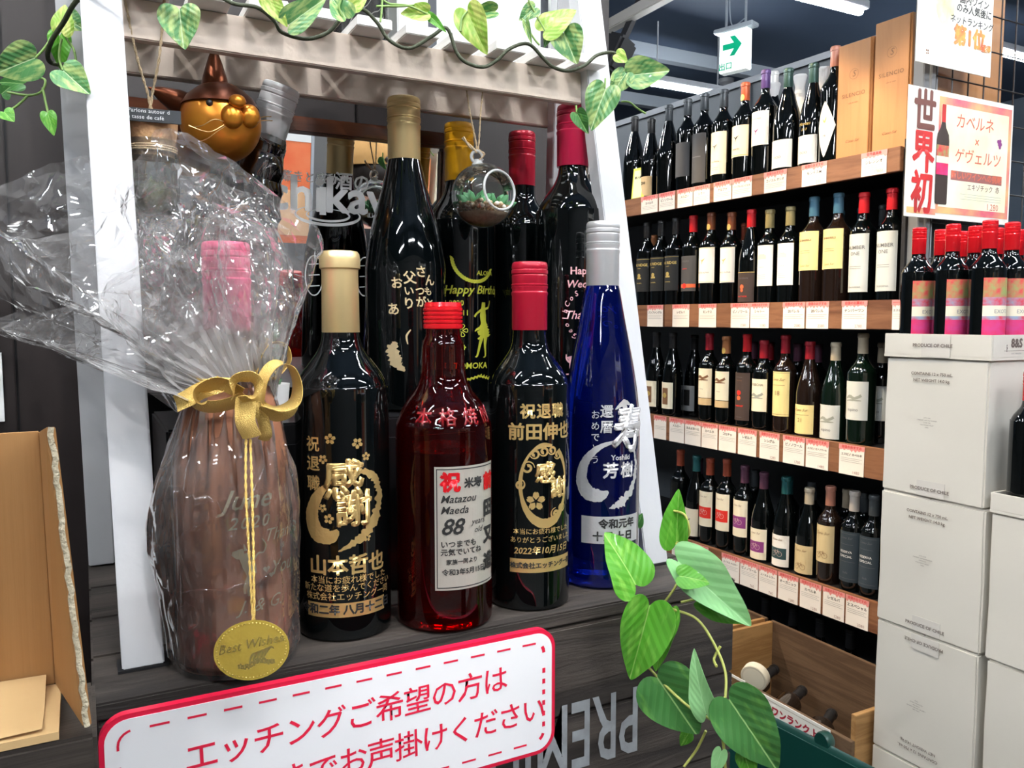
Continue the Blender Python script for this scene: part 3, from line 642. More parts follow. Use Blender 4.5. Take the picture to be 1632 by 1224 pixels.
PW(join(heart(.012, .076, .0028)), name='heart_print'); PW(join(heart(.016, .071, .0022)), name='heart_print')
# gift bag
gb = empty('cellophane_gift_bag', tuple(WP), label='crumpled clear cellophane gift bag flaring open above its gold bow', cat='gift bag')
def hazeattr(me, fn):
    a = me.attributes.new('haze', 'FLOAT', 'POINT')
    for i, v in enumerate(me.vertices): a.data[i].value = fn(v.co)
    return me
# lower skirt
v, f = [], []; NZ, NA = 40, 110
for j in range(NZ + 1):
    z = .000 + .212 * j / NZ
    for i in range(NA):
        a = 2 * pi * i / NA
        base_r = .0470 if z < .12 else .0470 + (.0255 - .0470) * ((z - .12) / .092) ** 1.5
        if z < .010: base_r -= (.010 - z) * .5
        amp = .0016 + .0050 * max(0, (z - .05) / .16)
        r = base_r + amp * (noise.noise(Vector((cos(a) * 5, sin(a) * 5, z * 9))) + .7 * noise.noise(Vector((cos(a) * 13, sin(a) * 13, z * 14 + 5)))) + .0012 * noise.noise(Vector((cos(a) * 4, sin(a) * 4, z * 60))) + amp * .8 * (.3 - abs(noise.noise(Vector((cos(a) * 17, sin(a) * 17, z * 11 + 3)))) * 1.6)
        lf = max(0, cos(a - pi * 1.02)) ** 2 * .012 * math.exp(-((z - .10) / .06) ** 2)
        r = max(r, .0442 if z < .12 else 0); v.append(((r + lf) * cos(a), (r + lf) * sin(a), z))
for j in range(NZ):
    for i in range(NA):
        k = (i + 1) % NA; q = (j * NA + i, j * NA + k, (j + 1) * NA + k, (j + 1) * NA + i)
        f += [(q[0], q[1], q[2]), (q[0], q[2], q[3])] if (i + j) % 2 else [(q[0], q[1], q[3]), (q[1], q[2], q[3])]
sk = fromdata(v, f); autosmooth(sk, 14); hazeattr(sk, lambda c: .05 + .22 * max(0, (c.z - .13) / .08) + .03 * noise.noise(c * 60)); link('lower_wrap', sk, M_film, gb)
# flared sheets, laid out around the tied neck
NK = at(372, 618, D=.585)
def sheet(rim, dn, dr, seed, hz, lift=0):
    """rim: list of (px, py) from one side over the top to the other; dn, dr depth of the neck / the rim"""
    n = len(rim); NI, NJ = 72, 26; v, f = [], []
    Rm = smoothpath([Vector((x, y, 0)) for x, y in rim], 8)
    for j in range(NJ + 1):
        t = j / NJ
        for i in range(NI + 1):
            q = i / NI * (len(Rm) - 1); k = min(int(q), len(Rm) - 2); rp = Rm[k].lerp(Rm[k + 1], q - k)
            a = i / NI; nx = 300 + 138 * (.5 - .5 * cos(pi * a)); ny = 622 - 14 * sin(pi * a)
            e = t ** .85; x = nx + (rp.x - nx) * e; y = ny + (rp.y - ny) * e
            D = dn + (dr - dn) * t ** 1.3
            s = Vector((x * .012, y * .012, seed * 3.1))
            amp = .004 + .020 * t * (1 - .4 * t)
            fold = abs(noise.noise(s * 1.1)) * 1.6 - .35; fold += .8 * (abs(noise.noise(s * 2.7)) - .25) + .35 * noise.noise(s * 7)
            pleat = (abs(((a * 17 + 1.2 * noise.noise(Vector((a * 6, t * 2, seed)))) % 1) - .5) - .25) * 4 * (1 - t) ** .8
            p = at(x, y, D=D); p += (p - EYE).normalized() * (amp * fold + .0045 * pleat)
            p += Vector((noise.noise(s * 4 + Vector((9, 0, 0))), 0, noise.noise(s * 4 + Vector((0, 9, 0))))) * .003 * t
            v.append(p - WP)
    for j in range(NJ):
        for i in range(NI):
            a0 = j * (NI + 1) + i; q = (a0, a0 + 1, a0 + NI + 2, a0 + NI + 1)
            f += [(q[0], q[1], q[2]), (q[0], q[2], q[3])] if (i * 7 + j * 3 + seed) % 3 else [(q[0], q[1], q[3]), (q[1], q[2], q[3])]
    me = fromdata(v, f); autosmooth(me, 16)
    nkl = NK - WP
    hazeattr(me, lambda c: max(.04, hz * 1.5 + .45 * math.exp(-((c - nkl).length / .045) ** 1.5) + .06 * noise.noise(c * 45)))
    return link('flared_sheet', me, M_film, gb)
sheet([(285, 660), (200, 605), (90, 562), (-30, 520), (30, 492), (-60, 440), (-70, 330), (0, 300), (60, 268), (130, 248), (180, 262), (235, 290), (270, 262), (320, 272), (420, 330), (470, 440), (455, 540), (440, 640)], .600, .655, 1, .05)
sheet([(300, 640), (190, 600), (60, 545), (0, 522), (60, 500), (120, 480), (20, 440), (-20, 350), (10, 380), (110, 370), (170, 330), (200, 270), (238, 236), (252, 206), (300, 214), (350, 242), (400, 280), (470, 335), (515, 378), (502, 430), (470, 500), (440, 640)], .565, .530, 2, .06)
sheet([(310, 640), (250, 590), (180, 520), (165, 460), (230, 420), (300, 400), (335, 330), (350, 325), (420, 360), (445, 400), (440, 480), (430, 560), (436, 640)], .572, .548, 5, .10)
# gold ribbon
M_rib = mat('gold_lame_ribbon', (.95, .66, .20), .30, metal=.5, bump=.7, bscale=1500)
def ribbon(pts, width, wdir, name='ribbon_loop', twist=0):
    P = smoothpath([p - WP for p in pts], 8); v, f = [], []; n = len(P); wd = Vector(wdir).normalized()
    for i, p in enumerate(P):
        t = (P[min(i + 1, n - 1)] - P[max(i - 1, 0)]).normalized(); a = (wd - t * wd.dot(t)).normalized(); nn = t.cross(a)
        for k in range(10): s = (k - 2) / 4 if k < 5 else (7 - k) / 4; v.append(p + a * width * s + nn * (.0012 * cos(pi * s) + (.0004 if k >= 5 else 0)))
    for i in range(n - 1):
        for k in range(10): q = i * 10; f.append((q + k, q + (k + 1) % 10, q + 10 + (k + 1) % 10, q + 10 + k))
    f += [tuple(range(10)), tuple(range((n - 1) * 10, n * 10))]
    me = fromdata(v, f); autosmooth(me, 60)
    return link(name, me, M_rib, bow)
bow = gb
A = lambda x, y, d: at(x, y, D=d)
tocam = (EYE - NK).normalized(); sc_up = uv_; sc_rt = rt
ribbon([A(412, 640, .545), A(420, 600, .540), A(440, 578, .542), A(462, 582, .550), A(474, 610, .556), A(470, 640, .556), A(446, 652, .550), A(415, 645, .545)], .015, tocam * .85 + sc_rt * .45 - sc_up * .25)
ribbon([A(415, 648, .550), A(440, 660, .552), A(466, 652, .560), A(476, 630, .566), A(470, 612, .57)], .013, sc_up * .8 + tocam * .7)
ribbon([A(405, 600, .565), A(415, 565, .568), A(432, 545, .572), A(455, 550, .578), A(462, 572, .58), A(452, 590, .578), A(430, 610, .57)], .008, tocam * .9 + sc_rt * .3)
ribbon([A(385, 628, .540), A(350, 612, .536), A(322, 622, .536), A(316, 640, .540), A(336, 648, .545), A(370, 642, .547), A(395, 630, .545)], .014, sc_up * .7 + tocam * .9 + sc_rt * .2)
ribbon([A(352, 612, .545), A(322, 622, .540), A(300, 634, .538), A(279, 644, .540)], .0115, sc_up * 1 + sc_rt * .25, 'ribbon_tail')
ribbon([A(392, 632, .540), A(391, 655, .535), A(392, 675, .536), A(402, 696, .541)], .0135, sc_rt, 'ribbon_tail')
ribbon([A(368, 628, .532), A(376, 606, .526), A(398, 600, .526), A(410, 612, .530), A(405, 634, .533), A(384, 640, .533)], .013, tocam * .75 + sc_up * .5 + sc_rt * .2, 'ribbon_knot')
ribbon([A(405, 640, .550), A(418, 665, .552), A(424, 690, .556), A(420, 700, .56)], .008, sc_rt + sc_up * .3, 'ribbon_tail')
link('cord', tube([p - WP for p in (A(298, 598, .578), A(325, 606, .562), A(355, 604, .553), A(400, 606, .548), A(438, 602, .57), A(430, 590, .61), A(350, 585, .63), A(298, 598, .578))], .0011, 6), M_rib, bow)
link('hanging_cord', join(*[twine([p - WP for p in (A(395 + d, 700, .546), A(396 + d * 1.4, 780, .530), A(400 + d, 880, .526), A(404 + d * .3, 990, .525))], .0009, 14) for d in (-3, 4)]), M_rib, bow)
tg = empty('gold_tag', A(401, 1036, .520), label='oval gold foil gift tag hanging on a gold cord', cat='tag')
tg.matrix_world = quadM(A(401, 1036, .520), sc_rt + sc_up * .22, sc_up - sc_rt * .22 )
ov = [(.0245 * cos(2 * pi * k / 48), .0190 * sin(2 * pi * k / 48)) for k in range(48)]
M_tag = mat('bright_gold_foil', (.95, .68, .12), .25, metal=.6, bump=.4, bscale=70)
link('disc', plate(ov, 0, .0004), M_tag, tg)
M_tg2 = mat('embossed_gold', (.95, .78, .30), .3, metal=.9)
link('bead_rim', join(*[(sphere(.00055, 6, 4), Matrix.Translation((.0225 * cos(2 * pi * k / 60), .0172 * sin(2 * pi * k / 60), .0005))) for k in range(60)]), M_tg2, tg)['kind'] = 'stuff'
link('lettering', thicken(flat(textmesh('Best Wishes', .0085, .0, .45), Matrix.Translation((0, .004, .0005))), .0004), M_tg2, tg)
rp = []
for k in range(9): rp.append((blossom(-.009 + k * .0026, -.0085 - .0012 * sin(k), .0020, k), Matrix.Translation((0, 0, .0007))))
for k in range(5): rp.append((stroke([(-.003 + k * .002, -.008), (.000 + k * .003, -.003 + k * .0006), (.004 + k * .0026, -.002)], [.0003, .0008, .0002], sub=5), Matrix.Translation((0, 0, .0006))))
link('rose_ornament', join(*rp), M_tg2, tg)

# =============================================================== HANGING THINGS
# copper cat head
cc = A(352, 196, .725)
cat_ = empty('cat_ornament', tuple(cc), (0, 0, R_(-8)), 'round copper metal cat head ornament hanging behind the cork jar', 'ornament')
M_cop = mat('burnished_copper', (.55, .14, .02), .30, metal=.7, noise_col=(.82, .34, .04), nscale=18)
M_copd = mat('dark_copper', (.16, .045, .018), .35, metal=.8, noise_col=(.10, .03, .015), nscale=20)
link('head', sphere(.034, 40, 24, sc=(1.02, .94, 1.03)), M_cop, cat_)
cape = lathe([(.0320 * 1.04, .0130), (.0302 * 1.04, .0165), (.0275 * 1.04, .0212), (.020, .0287), (.010, .0335), (.0005, .0352)], 40)
link('crown', cape, M_copd, cat_)
link('ear', lathe([(.0125, .026), (.0105, .038), (.0065, .052), (.003, .062), (.0004, .066)], 20), M_copd, cat_, loc=(-.004, 0, 0))
o = link('ear', lathe([(.012, .0), (.0105, .012), (.006, .026), (.0004, .036)], 20), M_copd, cat_, loc=(-.026, .012, .014), rot=(.1, -1.2, .1))
for s, x in ((1, .009), (2, .023)): link('cheek', sphere(.0095, 24, 14, sc=(1, .9, 1.1)), M_cop, cat_, loc=(x, -.0300 + .007 * (s - 1), -.0035 + .003 * s))
link('nose', sphere(.0066, 20, 12, sc=(1.1, 1, .9)), M_cop, cat_, loc=(.0135, -.0345, .0115))
for x, y in ((-.0090, -.0300), (.024, -.0205)):
    e = link('eye', sphere(.0028, 14, 8), M_ink, cat_, loc=(x, y, .0095))
for q in ([(.002, -.034, -.006), (-.006, -.038, -.006), (-.016, -.038, -.012), (-.026, -.036, -.013)], [(.002, -.034, -.009), (-.008, -.038, -.016), (-.016, -.039, -.016), (-.026, -.037, -.012)], [(.003, -.034, -.010), (-.004, -.038, -.016), (-.012, -.040, -.023), (-.020, -.038, -.026)], [(.026, -.026, -.002), (.034, -.026, .002), (.042, -.022, .004)], [(.026, -.026, -.005), (.034, -.026, -.001), (.043, -.022, .0005)]):
    link('whisker', tube(q, .0004, 5), mat('brass_wire', (.75, .48, .2), .3, metal=1), cat_)
link('hanging_wire', tube([(-.004, 0, .033), (-.004, .0, .068), (.002, .004, 1.70 - cc.z - .002)], .0005, 5), M_dark, cat_)
# corked jar
jc = A(243, 262, .655)
jar = empty('corked_jar', tuple(jc), (0, 0, R_(-6)), 'corked glass jar of greenery hung on twine beside left post', 'jar')
link('glass', lathe([(.0005, -.040), (.016, -.039), (.0195, -.034), (.0205, -.010), (.0200, .006), (.0185, .014), (.0180, .022)], 32), thin_glass('jar_glass', (.93, .96, .94), .05), jar)
M_cork = mat('cork', (.50, .29, .14), .85, noise_col=(.36, .19, .09), nscale=160, bump=.5, bscale=300)
link('cork', lathe([(.0005, .004), (.0165, .005), (.0172, .012), (.0195, .026), (.0202, .0355), (.0195, .0370), (.0005, .0372)], 32), M_cork, jar)
tagm = join(box(-.0215, .0215, -.007, .0055, .0374, .0382), box(-.0215, .0215, -.0225, -.0215, .026, .0378))
link('slate_tag', box(-.0220, .0220, -.0235, -.008, .0374, .0384), mat('slate_tag', (.035, .04, .045), .6), jar, rot=(R_(0), 0, 0))
slt = link('slate_tag', hexa([(-.0225, -.0232, .0285), (.0225, -.0232, .0285), (.0215, -.0212, .0285), (-.0215, -.0212, .0285), (-.0225, -.0240, .0384), (.0225, -.0240, .0384), (.0215, -.0220, .0384), (-.0215, -.0220, .0384)]), MATS['slate_tag'], jar)
M_chalk = mat('chalk_print', (.55, .57, .58), .7)
link('lettering', flat(textmesh('Parlons autour d', .0042, .005, align='LEFT', space=1.05), Matrix.Translation((-.0155, -.0242, .0363)) @ Mx), M_chalk, jar)
link('lettering', flat(textmesh('une tasse de café', .0042, .005, align='LEFT', space=1.05), Matrix.Translation((-.0205, -.0242, .0315)) @ Mx), M_chalk, jar)
link('twine_wrap', join(*[lathe([(.0188 + .0009 * cos(t), z + .0009 * sin(t)) for t in [k * pi / 3 for k in range(7)]], 28) for z in (.009, .0108, .0126)]), M_twine, jar)
zt_ = 1.705 - jc.z
link('hanging_twine', join(twine([(-.001, 0, .037), (-.001, 0, .052), (-.009, -.004, .085), (-.0165, -.010, zt_)], .0011), twine([(.001, 0, .037), (.001, 0, .052), (.008, -.004, .085), (.0135, -.010, zt_)], .0011)), M_twine, jar)
M_moss = mat('pale_moss', (.34, .40, .20), .9, noise_col=(.50, .52, .38), nscale=80, bump=1, bscale=400)
mo = sphere(.0165, 24, 16, sc=(1, 1, .75))
for v_ in mo.vertices: v_.co += v_.co.normalized() * .004 * noise.noise(v_.co * 160); v_.co.z -= .026
link('moss', mo, M_moss, jar)
# leaf mesh
def leafmesh(N=7, M=10, fold=.18, curl=.25, wav=.05, seed=0):
    rnd = random.Random(seed); c2 = (rnd.random() - .5) * .3
    H = [(0, .03), (.07, -.055), (.19, -.105), (.33, -.085), (.44, .01), (.495, .15), (.485, .30), (.42, .47), (.31, .65), (.18, .82), (.07, .95), (0, 1.0)]
    P = [(p.x, p.y) for p in smoothpath([(x, y, 0) for x, y in H], 2)]; P = P + [(-x, y) for x, y in P[-2:0:-1]]; n = len(P); K_ = 6
    v = [(0, .33, 0)] + [((x) * (k / K_), .33 + (y - .33) * k / K_, 0) for k in range(1, K_ + 1) for x, y in P]
    f = [(0, 1 + i, 1 + (i + 1) % n) for i in range(n)]
    for k in range(K_ - 1):
        for i in range(n): a = 1 + k * n; j = (i + 1) % n; f.append((a + i, a + n + i, a + n + j, a + j))
    o = []
    for x, y, _ in v:
        ax = abs(x); z = fold * ax * 1.3 - curl * (y ** 2) * .55 - .12 * max(0, ax - .3) + c2 * x * y * 1.2 + wav * sin(8 * y + 4 * x + seed) * ax * 1.6
        o.append((x + c2 * .35 * y * y, y, z))
    me = fromdata(o, f); bm = bmesh.new(); bm.from_mesh(me); bmesh.ops.solidify(bm, geom=bm.faces[:], thickness=.010); bm.to_mesh(me); bm.free(); autosmooth(me, 70); return me
def leafmat(name, c1, c2, vein, amt=.5):
    m = mat(name, c1, .38, coat=.15); nt = m.node_tree; N = nt.nodes; L = nt.links; b = N['Principled BSDF']
    tc = N.new('ShaderNodeTexCoord'); oi = N.new('ShaderNodeObjectInfo'); n = N.new('ShaderNodeTexNoise'); n.noise_dimensions = '4D'; n.inputs['Scale'].default_value = 3.2; n.inputs['Detail'].default_value = 5
    mp = N.new('ShaderNodeMapping'); mp.inputs['Scale'].default_value = (2.2, .8, 1); L.new(tc.outputs['Object'], mp.inputs[0]); L.new(mp.outputs[0], n.inputs['Vector'])
    ml = N.new('ShaderNodeMath'); ml.operation = 'MULTIPLY'; ml.inputs[1].default_value = 60; L.new(oi.outputs['Random'], ml.inputs[0]); L.new(ml.outputs[0], n.inputs['W'])
    r = N.new('ShaderNodeValToRGB'); r.color_ramp.elements[0].position = amt - .06; r.color_ramp.elements[1].position = amt + .10; r.color_ramp.elements[0].color = (*c1, 1); r.color_ramp.elements[1].color = (*c2, 1)
    L.new(n.outputs['Fac'], r.inputs[0])
    sx = N.new('ShaderNodeSeparateXYZ'); L.new(tc.outputs['Object'], sx.inputs[0]); ab = N.new('ShaderNodeMath'); ab.operation = 'ABSOLUTE'; L.new(sx.outputs[0], ab.inputs[0])
    lt = N.new('ShaderNodeMath'); lt.operation = 'LESS_THAN'; lt.inputs[1].default_value = .012; L.new(ab.outputs[0], lt.inputs[0])
    wv = N.new('ShaderNodeMath'); wv.operation = 'MULTIPLY_ADD'; wv.inputs[1].default_value = -.9; L.new(ab.outputs[0], wv.inputs[0]); L.new(sx.outputs[1], wv.inputs[2])
    w2 = N.new('ShaderNodeMath'); w2.operation = 'MULTIPLY'; w2.inputs[1].default_value = 40; L.new(wv.outputs[0], w2.inputs[0])
    w3 = N.new('ShaderNodeMath'); w3.operation = 'SINE'; L.new(w2.outputs[0], w3.inputs[0])
    w4 = N.new('ShaderNodeMath'); w4.operation = 'GREATER_THAN'; w4.inputs[1].default_value = .93; L.new(w3.outputs[0], w4.inputs[0])
    w5 = N.new('ShaderNodeMath'); w5.operation = 'MULTIPLY'; w5.inputs[1].default_value = .06; L.new(w4.outputs[0], w5.inputs[0])
    mxm = N.new('ShaderNodeMath'); mxm.operation = 'MAXIMUM'; L.new(lt.outputs[0], mxm.inputs[0]); L.new(w5.outputs[0], mxm.inputs[1])
    mx = N.new('ShaderNodeMixRGB'); L.new(mxm.outputs[0], mx.inputs[0]); L.new(r.outputs[0], mx.inputs[1]); mx.inputs[2].default_value = (*vein, 1); L.new(mx.outputs[0], b.inputs['Base Color'])
    bp = N.new('ShaderNodeBump'); bp.inputs['Strength'].default_value = .12; bp.inputs['Distance'].default_value = .004; L.new(w3.outputs[0], bp.inputs['Height']); L.new(bp.outputs[0], b.inputs['Normal'])
    tl = N.new('ShaderNodeBsdfTranslucent'); L.new(mx.outputs[0], tl.inputs[0]); ms = N.new('ShaderNodeMixShader'); ms.inputs[0].default_value = .25
    L.new(b.outputs[0], ms.inputs[1]); L.new(tl.outputs[0], ms.inputs[2]); L.new(ms.outputs[0], N['Material Output'].inputs[0])
    return m
LM = {'v': leafmat('variegated_leaf', (.10, .30, .10), (.46, .60, .22), (.55, .72, .40), .50), 'g': leafmat('green_leaf', (.10, .37, .03), (.24, .56, .08), (.34, .60, .14), .58), 'p': leafmat('pale_leaf_back', (.30, .60, .26), (.36, .66, .30), (.42, .70, .36), .6), 'y': leafmat('yellow_green_leaf', (.30, .52, .07), (.66, .72, .22), (.45, .62, .15), .50), 'd': leafmat('deep_leaf', (.06, .21, .05), (.14, .36, .07), (.34, .55, .20), .62)}
LMESH = [leafmesh(seed=k, fold=f_, curl=c_) for k, (f_, c_) in enumerate(((.18, .25), (.3, .1), (.1, .45), (.25, .3), (.5, .2)))]
def leaf(par, bx, by, tx, ty, wpx, D, kind='v', tilt=0, roll=0, dD=0, mesh=None):
    B = at(bx, by, D=D); T = at(tx, ty, D=D + dD); y = T - B; L_ = y.length; y.normalize(); n = (EYE - B).normalized(); n = (n + uv_ * .30 + rt * (.25 * sin(bx * 1.7 + ty))).normalized()
    x = y.cross(n).normalized(); n = x.cross(y); q = Matrix.Rotation(R_(roll), 3, y); x = q @ x; n = q @ n
    k = mesh if mesh is not None else len(par.children) % 5; me = LMESH[k].copy(); me.materials.clear(); W_ = wpx * D / FPX
    o = link('leaf', me, LM[kind], par); B2 = B - par.location
    o.matrix_local = Matrix(((x.x * W_, y.x * L_, n.x * L_ * .8, B2.x), (x.y * W_, y.y * L_, n.y * L_ * .8, B2.y), (x.z * W_, y.z * L_, n.z * L_ * .8, B2.z), (0, 0, 0, 1)))
    return o
def stem(par, pts, r, m, D=None, r1=None):
    return link('stem', tube([(at(p[0], p[1], D=(p[2] if len(p) > 2 else D)) - par.location) for p in pts], r, 7, 6, r1), m, par)
M_stem = mat('dark_vine_stem', (.045, .055, .028), .6, bump=.5, bscale=300); M_stg = mat('green_vine_stem', (.22, .36, .10), .5); M_sty = mat('yellow_green_stem', (.40, .42, .10), .5)
vg = empty('vine_garland', tuple(A(600, 40, .66)), label='artificial vine garland threaded through the white slats', cat='garland')
S = [(330, -20), (370, 5), (410, 12), (437, 33), (450, 52), (490, 62), (525, 50), (546, 27), (575, 14), (600, 35), (620, 64), (652, 77), (688, 58), (712, 45), (727, 82), (742, 99), (770, 107), (792, 96), (812, 78), (842, 70), (866, 93), (882, 107), (906, 113), (932, 104), (952, 88), (978, 84), (992, 98)]
stem(vg, [(x, y, .628 + .11 * max(0, (x - 400)) / 550) for x, y in S], .0016, M_stem)
DG_ = lambda x: .618 + .11 * max(0, (x - 400)) / 550
for a in ((286, 14, 292, 78, 68, 'v'), (424, -8, 456, 38, 34, 'y'), (460, 40, 520, -6, 46, 'v'), (552, 30, 528, -6, 40, 'v'), (560, 12, 585, -6, 26, 'y'), (682, 20, 638, 20, 30, 'y'), (683, 24, 711, 49, 15, 'g'), (744, 16, 773, 85, 52, 'y'), (790, 18, 745, 22, 26, 'v'), (853, 12, 828, 32, 28, 'v'), (838, 34, 847, 70, 12, 'v'), (866, 50, 918, 8, 46, 'y'), (881, 35, 868, 74, 24, 'v'), (898, 52, 919, 101, 54, 'v'), (982, 86, 1001, 98, 24, 'y'), (1003, 120, 1068, 113, 52, 'v'), (998, 116, 974, 150, 38, 'v'), (966, 140, 941, 205, 56, 'v'), (919, 180, 937, 213, 26, 'd')):
    leaf(vg, *a[:5], DG_(a[0]), a[5])
for q in ([(546, 27), (540, 10), (548, -10)], [(610, -12), (608, 20), (606, 35)], [(600, 10), (640, 10), (660, 8)], [(734, 50), (736, 30), (745, 18)], [(842, 0), (855, 25), (875, 60), (884, 72)], [(832, 30), (850, 60), (860, 72)], [(895, 40), (890, 60), (900, 72)], [(965, 125), (964, 140)], [(978, 118), (976, 130)], [(918, 168), (919, 180)], [(990, 162, .76), (1003, 163, .76), (1016, 173, .76), (1029, 181, .76)], [(606, -5), (620, 6), (650, 9), (684, 24)]):
    stem(vg, [(p[0], p[1], p[2] if len(p) > 2 else DG_(p[0])) for p in q], .0009, M_stg)
vl = empty('trailing_vine', tuple(A(60, 100, .62)), label='variegated artificial vine hanging down outside the left post', cat='vine')
for a in ((57, 92, -12, 118, 62, 'v', .63), (100, 112, 142, 150, 52, 'v', .60), (98, 52, 104, 4, 34, 'y', .64), (102, 28, 134, 46, 40, 'v', .66), (95, 56, 97, 112, 34, 'g', .66), (76, 180, 86, 215, 24, 'g', .64), (6, 178, 22, 194, 26, 'g', .64), (38, 134, -8, 128, 28, 'd', .66), (2, 150, 16, 138, 26, 'd', .65)):
    leaf(vl, *a[:5], a[6], a[5])
stem(vl, [(335, -25, .60), (200, -30, .60), (130, -5, .61), (100, 38, .63), (82, 66, .64), (76, 88, .65), (84, 101, .66), (118, 104, .66)], .0019, M_stem)
for q in ([(100, 38), (106, 60), (118, 80), (122, 106)], [(84, 58), (70, 78), (57, 92)], [(58, 123), (72, 128), (66, 146), (45, 152), (12, 147)], [(44, 153), (28, 168), (10, 180)], [(68, 140), (72, 160), (77, 182)], [(98, 62), (94, 90), (100, 112)]): stem(vl, q, .0010, M_stg, .648)
vr = empty('trailing_vine', tuple(A(1090, 1000, .72)), label='bright green leafy vine trailing over the right end of the crate', cat='vine')
for a in ((1014, 934, 969, 848, 104, 'g', .69, 0, 25), (1078, 893, 1200, 1000, 78, 'p', .72, 0, -20), (1082, 918, 1134, 926, 40, 'g', .70), (1118, 958, 1197, 1001, 34, 'g', .735, 0, 30), (1036, 962, 1004, 1087, 84, 'g', .69), (1068, 972, 1040, 1072, 50, 'g', .725, 0, 20), (1046, 1078, 1112, 1174, 100, 'd', .70), (1126, 1140, 1098, 1042, 44, 'p', .675, 0, -30), (1160, 1112, 1246, 1236, 96, 'd', .67), (1078, 868, 1081, 780, 46, 'g', .77), (1150, 1196, 1136, 1240, 24, 'p', .67), (1184, 1196, 1200, 1245, 34, 'g', .68), (1098, 1168, 1084, 1190, 22, 'g', .72), (1120, 1100, 1128, 1140, 26, 'd', .71), (1016, 838, 1024, 818, 16, 'd', .80)):
    leaf(vr, *a[:5], a[6], a[5], roll=a[8] if len(a) > 8 else 0)
for q in ([(1078, 866, .77), (1098, 852, .76), (1092, 822, .76), (1074, 814, .77)], [(1050, 968, .73), (1075, 972, .72), (1112, 988, .71), (1140, 1030, .70), (1156, 1072, .69), (1156, 1112, .68)], [(1148, 1030, .70), (1138, 1050, .70), (1142, 1062, .69)], [(1025, 1054, .71), (1060, 1092, .70), (1100, 1128, .685), (1140, 1152, .68), (1152, 1180, .68), (1156, 1224, .68)], [(1030, 1000, .73), (1062, 956, .73), (1078, 932, .73), (1090, 900, .74), (1078, 866, .77)], [(1085, 960, .73), (1110, 955, .73), (1125, 958, .73)], [(1090, 1222, .71), (1110, 1195, .71), (1125, 1165, .70)], [(1156, 1112, .68), (1148, 1118, .68), (1140, 1150, .68)]): stem(vr, q, .0012, M_sty)
# hanging glass terrarium
tcn = A(770, 312, .80)
te = empty('hanging_terrarium', tuple(tcn), (0, 0, R_(-20)), 'round glass terrarium with succulent and gravel hanging on twine', 'terrarium')
bm = bmesh.new(); bmesh.ops.create_uvsphere(bm, u_segments=48, v_segments=32, radius=.0315)
od = Vector((.52, -.80, .10)).normalized(); bmesh.ops.delete(bm, geom=[v for v in bm.verts if v.co.normalized().dot(od) > .80], context='VERTS')
gs = bpy.data.meshes.new('g'); bm.to_mesh(gs); bm.free(); autosmooth(gs, 80)
link('glass_globe', gs, thin_glass('globe_glass', (.95, .97, .96), .02, gain=1.3), te)
a_ = od.orthogonal().normalized(); b_ = od.cross(a_); rimp = [od * .0315 * .80 + (a_ * cos(2 * pi * k / 32) + b_ * sin(2 * pi * k / 32)) * .0190 for k in range(33)]
M_solid = mat('highlight_white_glass', (.92, .95, .95), .05, trans=.6, ior=1.45)  # glass whitened in its colour so the rim reads as a highlight
link('rim', tube(rimp, .0013, 8, 1), M_solid, te)
link('hanging_loop', tube([(.0055 * cos(t) - .006, 0, .0375 + .0055 * sin(t)) for t in [k * .5 for k in range(13)]], .0017, 8, 3), M_solid, te)
link('neck', lathe([(.007, .0295), (.004, .033), (.0035, .035)], 16), M_solid, te, loc=(-.005, 0, 0))
gr = []; rnd = random.Random(5); M_pb = [mat('gravel_%s' % n, c, .7) for n, c in (('cream', (.62, .50, .34)), ('tan', (.42, .28, .15)), ('brown', (.24, .14, .07)), ('white', (.72, .66, .55)))]
for k in range(330):
    a = rnd.random() * 2 * pi; r = .0262 * math.sqrt(rnd.random()); z = -.0160 + rnd.random() * .005 + .0035 * (r / .026) ** 2 - .0; rr = .0014 + rnd.random() * .0013
    me = sphere(rr, 7, 5, c=(0, 0, 0), sc=(1, 1, .8)); me.materials.append(M_pb[rnd.randrange(4)]); gr.append((me, Matrix.Translation((r * cos(a), r * sin(a), z))))
gm = join(*gr); go_ = link('gravel', gm, None, te); go_['kind'] = 'stuff'
sandp = [(.0005, -.0302), (.008, -.0291), (.015, -.0265), (.021, -.0222), (.0245, -.0180), (.0248, -.0172), (.0005, -.0170)]
link('sand', lathe(sandp, 32), mat('sand', (.80, .66, .46), .8, noise_col=(.62, .48, .30), nscale=300), te)
M_suc = mat('succulent', (.055, .20, .085), .45, noise_col=(.09, .28, .12), nscale=40)
def succulent(par, c, r, n=14, z0=0):
    for k in range(n):
        a = k * 2.4; e = .35 + .9 * (k / n); L_ = r * (1.05 - .25 * k / n)
        me = lathe([(.0003, 0), (r * .12, L_ * .2), (r * .19, L_ * .5), (r * .15, L_ * .8), (.0003, L_)], 8)
        me.transform(Matrix.Diagonal((1, .55, 1, 1))); M_ = Matrix.Translation(c) @ Matrix.Rotation(a, 4, 'Z') @ Matrix.Rotation(pi / 2 - e, 4, 'Y'); me.transform(M_); link('succulent_leaf', me, M_suc, par)
succulent(te, (-.006, .004, -.014), .026); succulent(te, (.012, -.004, -.014), .021, 10)
zt_ = 1.703 - tcn.z
link('hanging_twine', join(twine([(-.006, 0, .041), (-.007, 0, .052), (-.014, -.003, .085), (-.020, -.006, zt_)], .0009), twine([(-.006, 0, .041), (-.004, 0, .052), (-.002, -.003, .085), (.003, -.006, zt_)], .0009), twine([(-.006, 0, .042), (-.014, -.002, .048), (-.020, -.003, .055)], .0016), twine([(-.006, 0, .045), (.001, -.002, .040), (-.004, -.003, .034)], .0009)), M_twine, te)
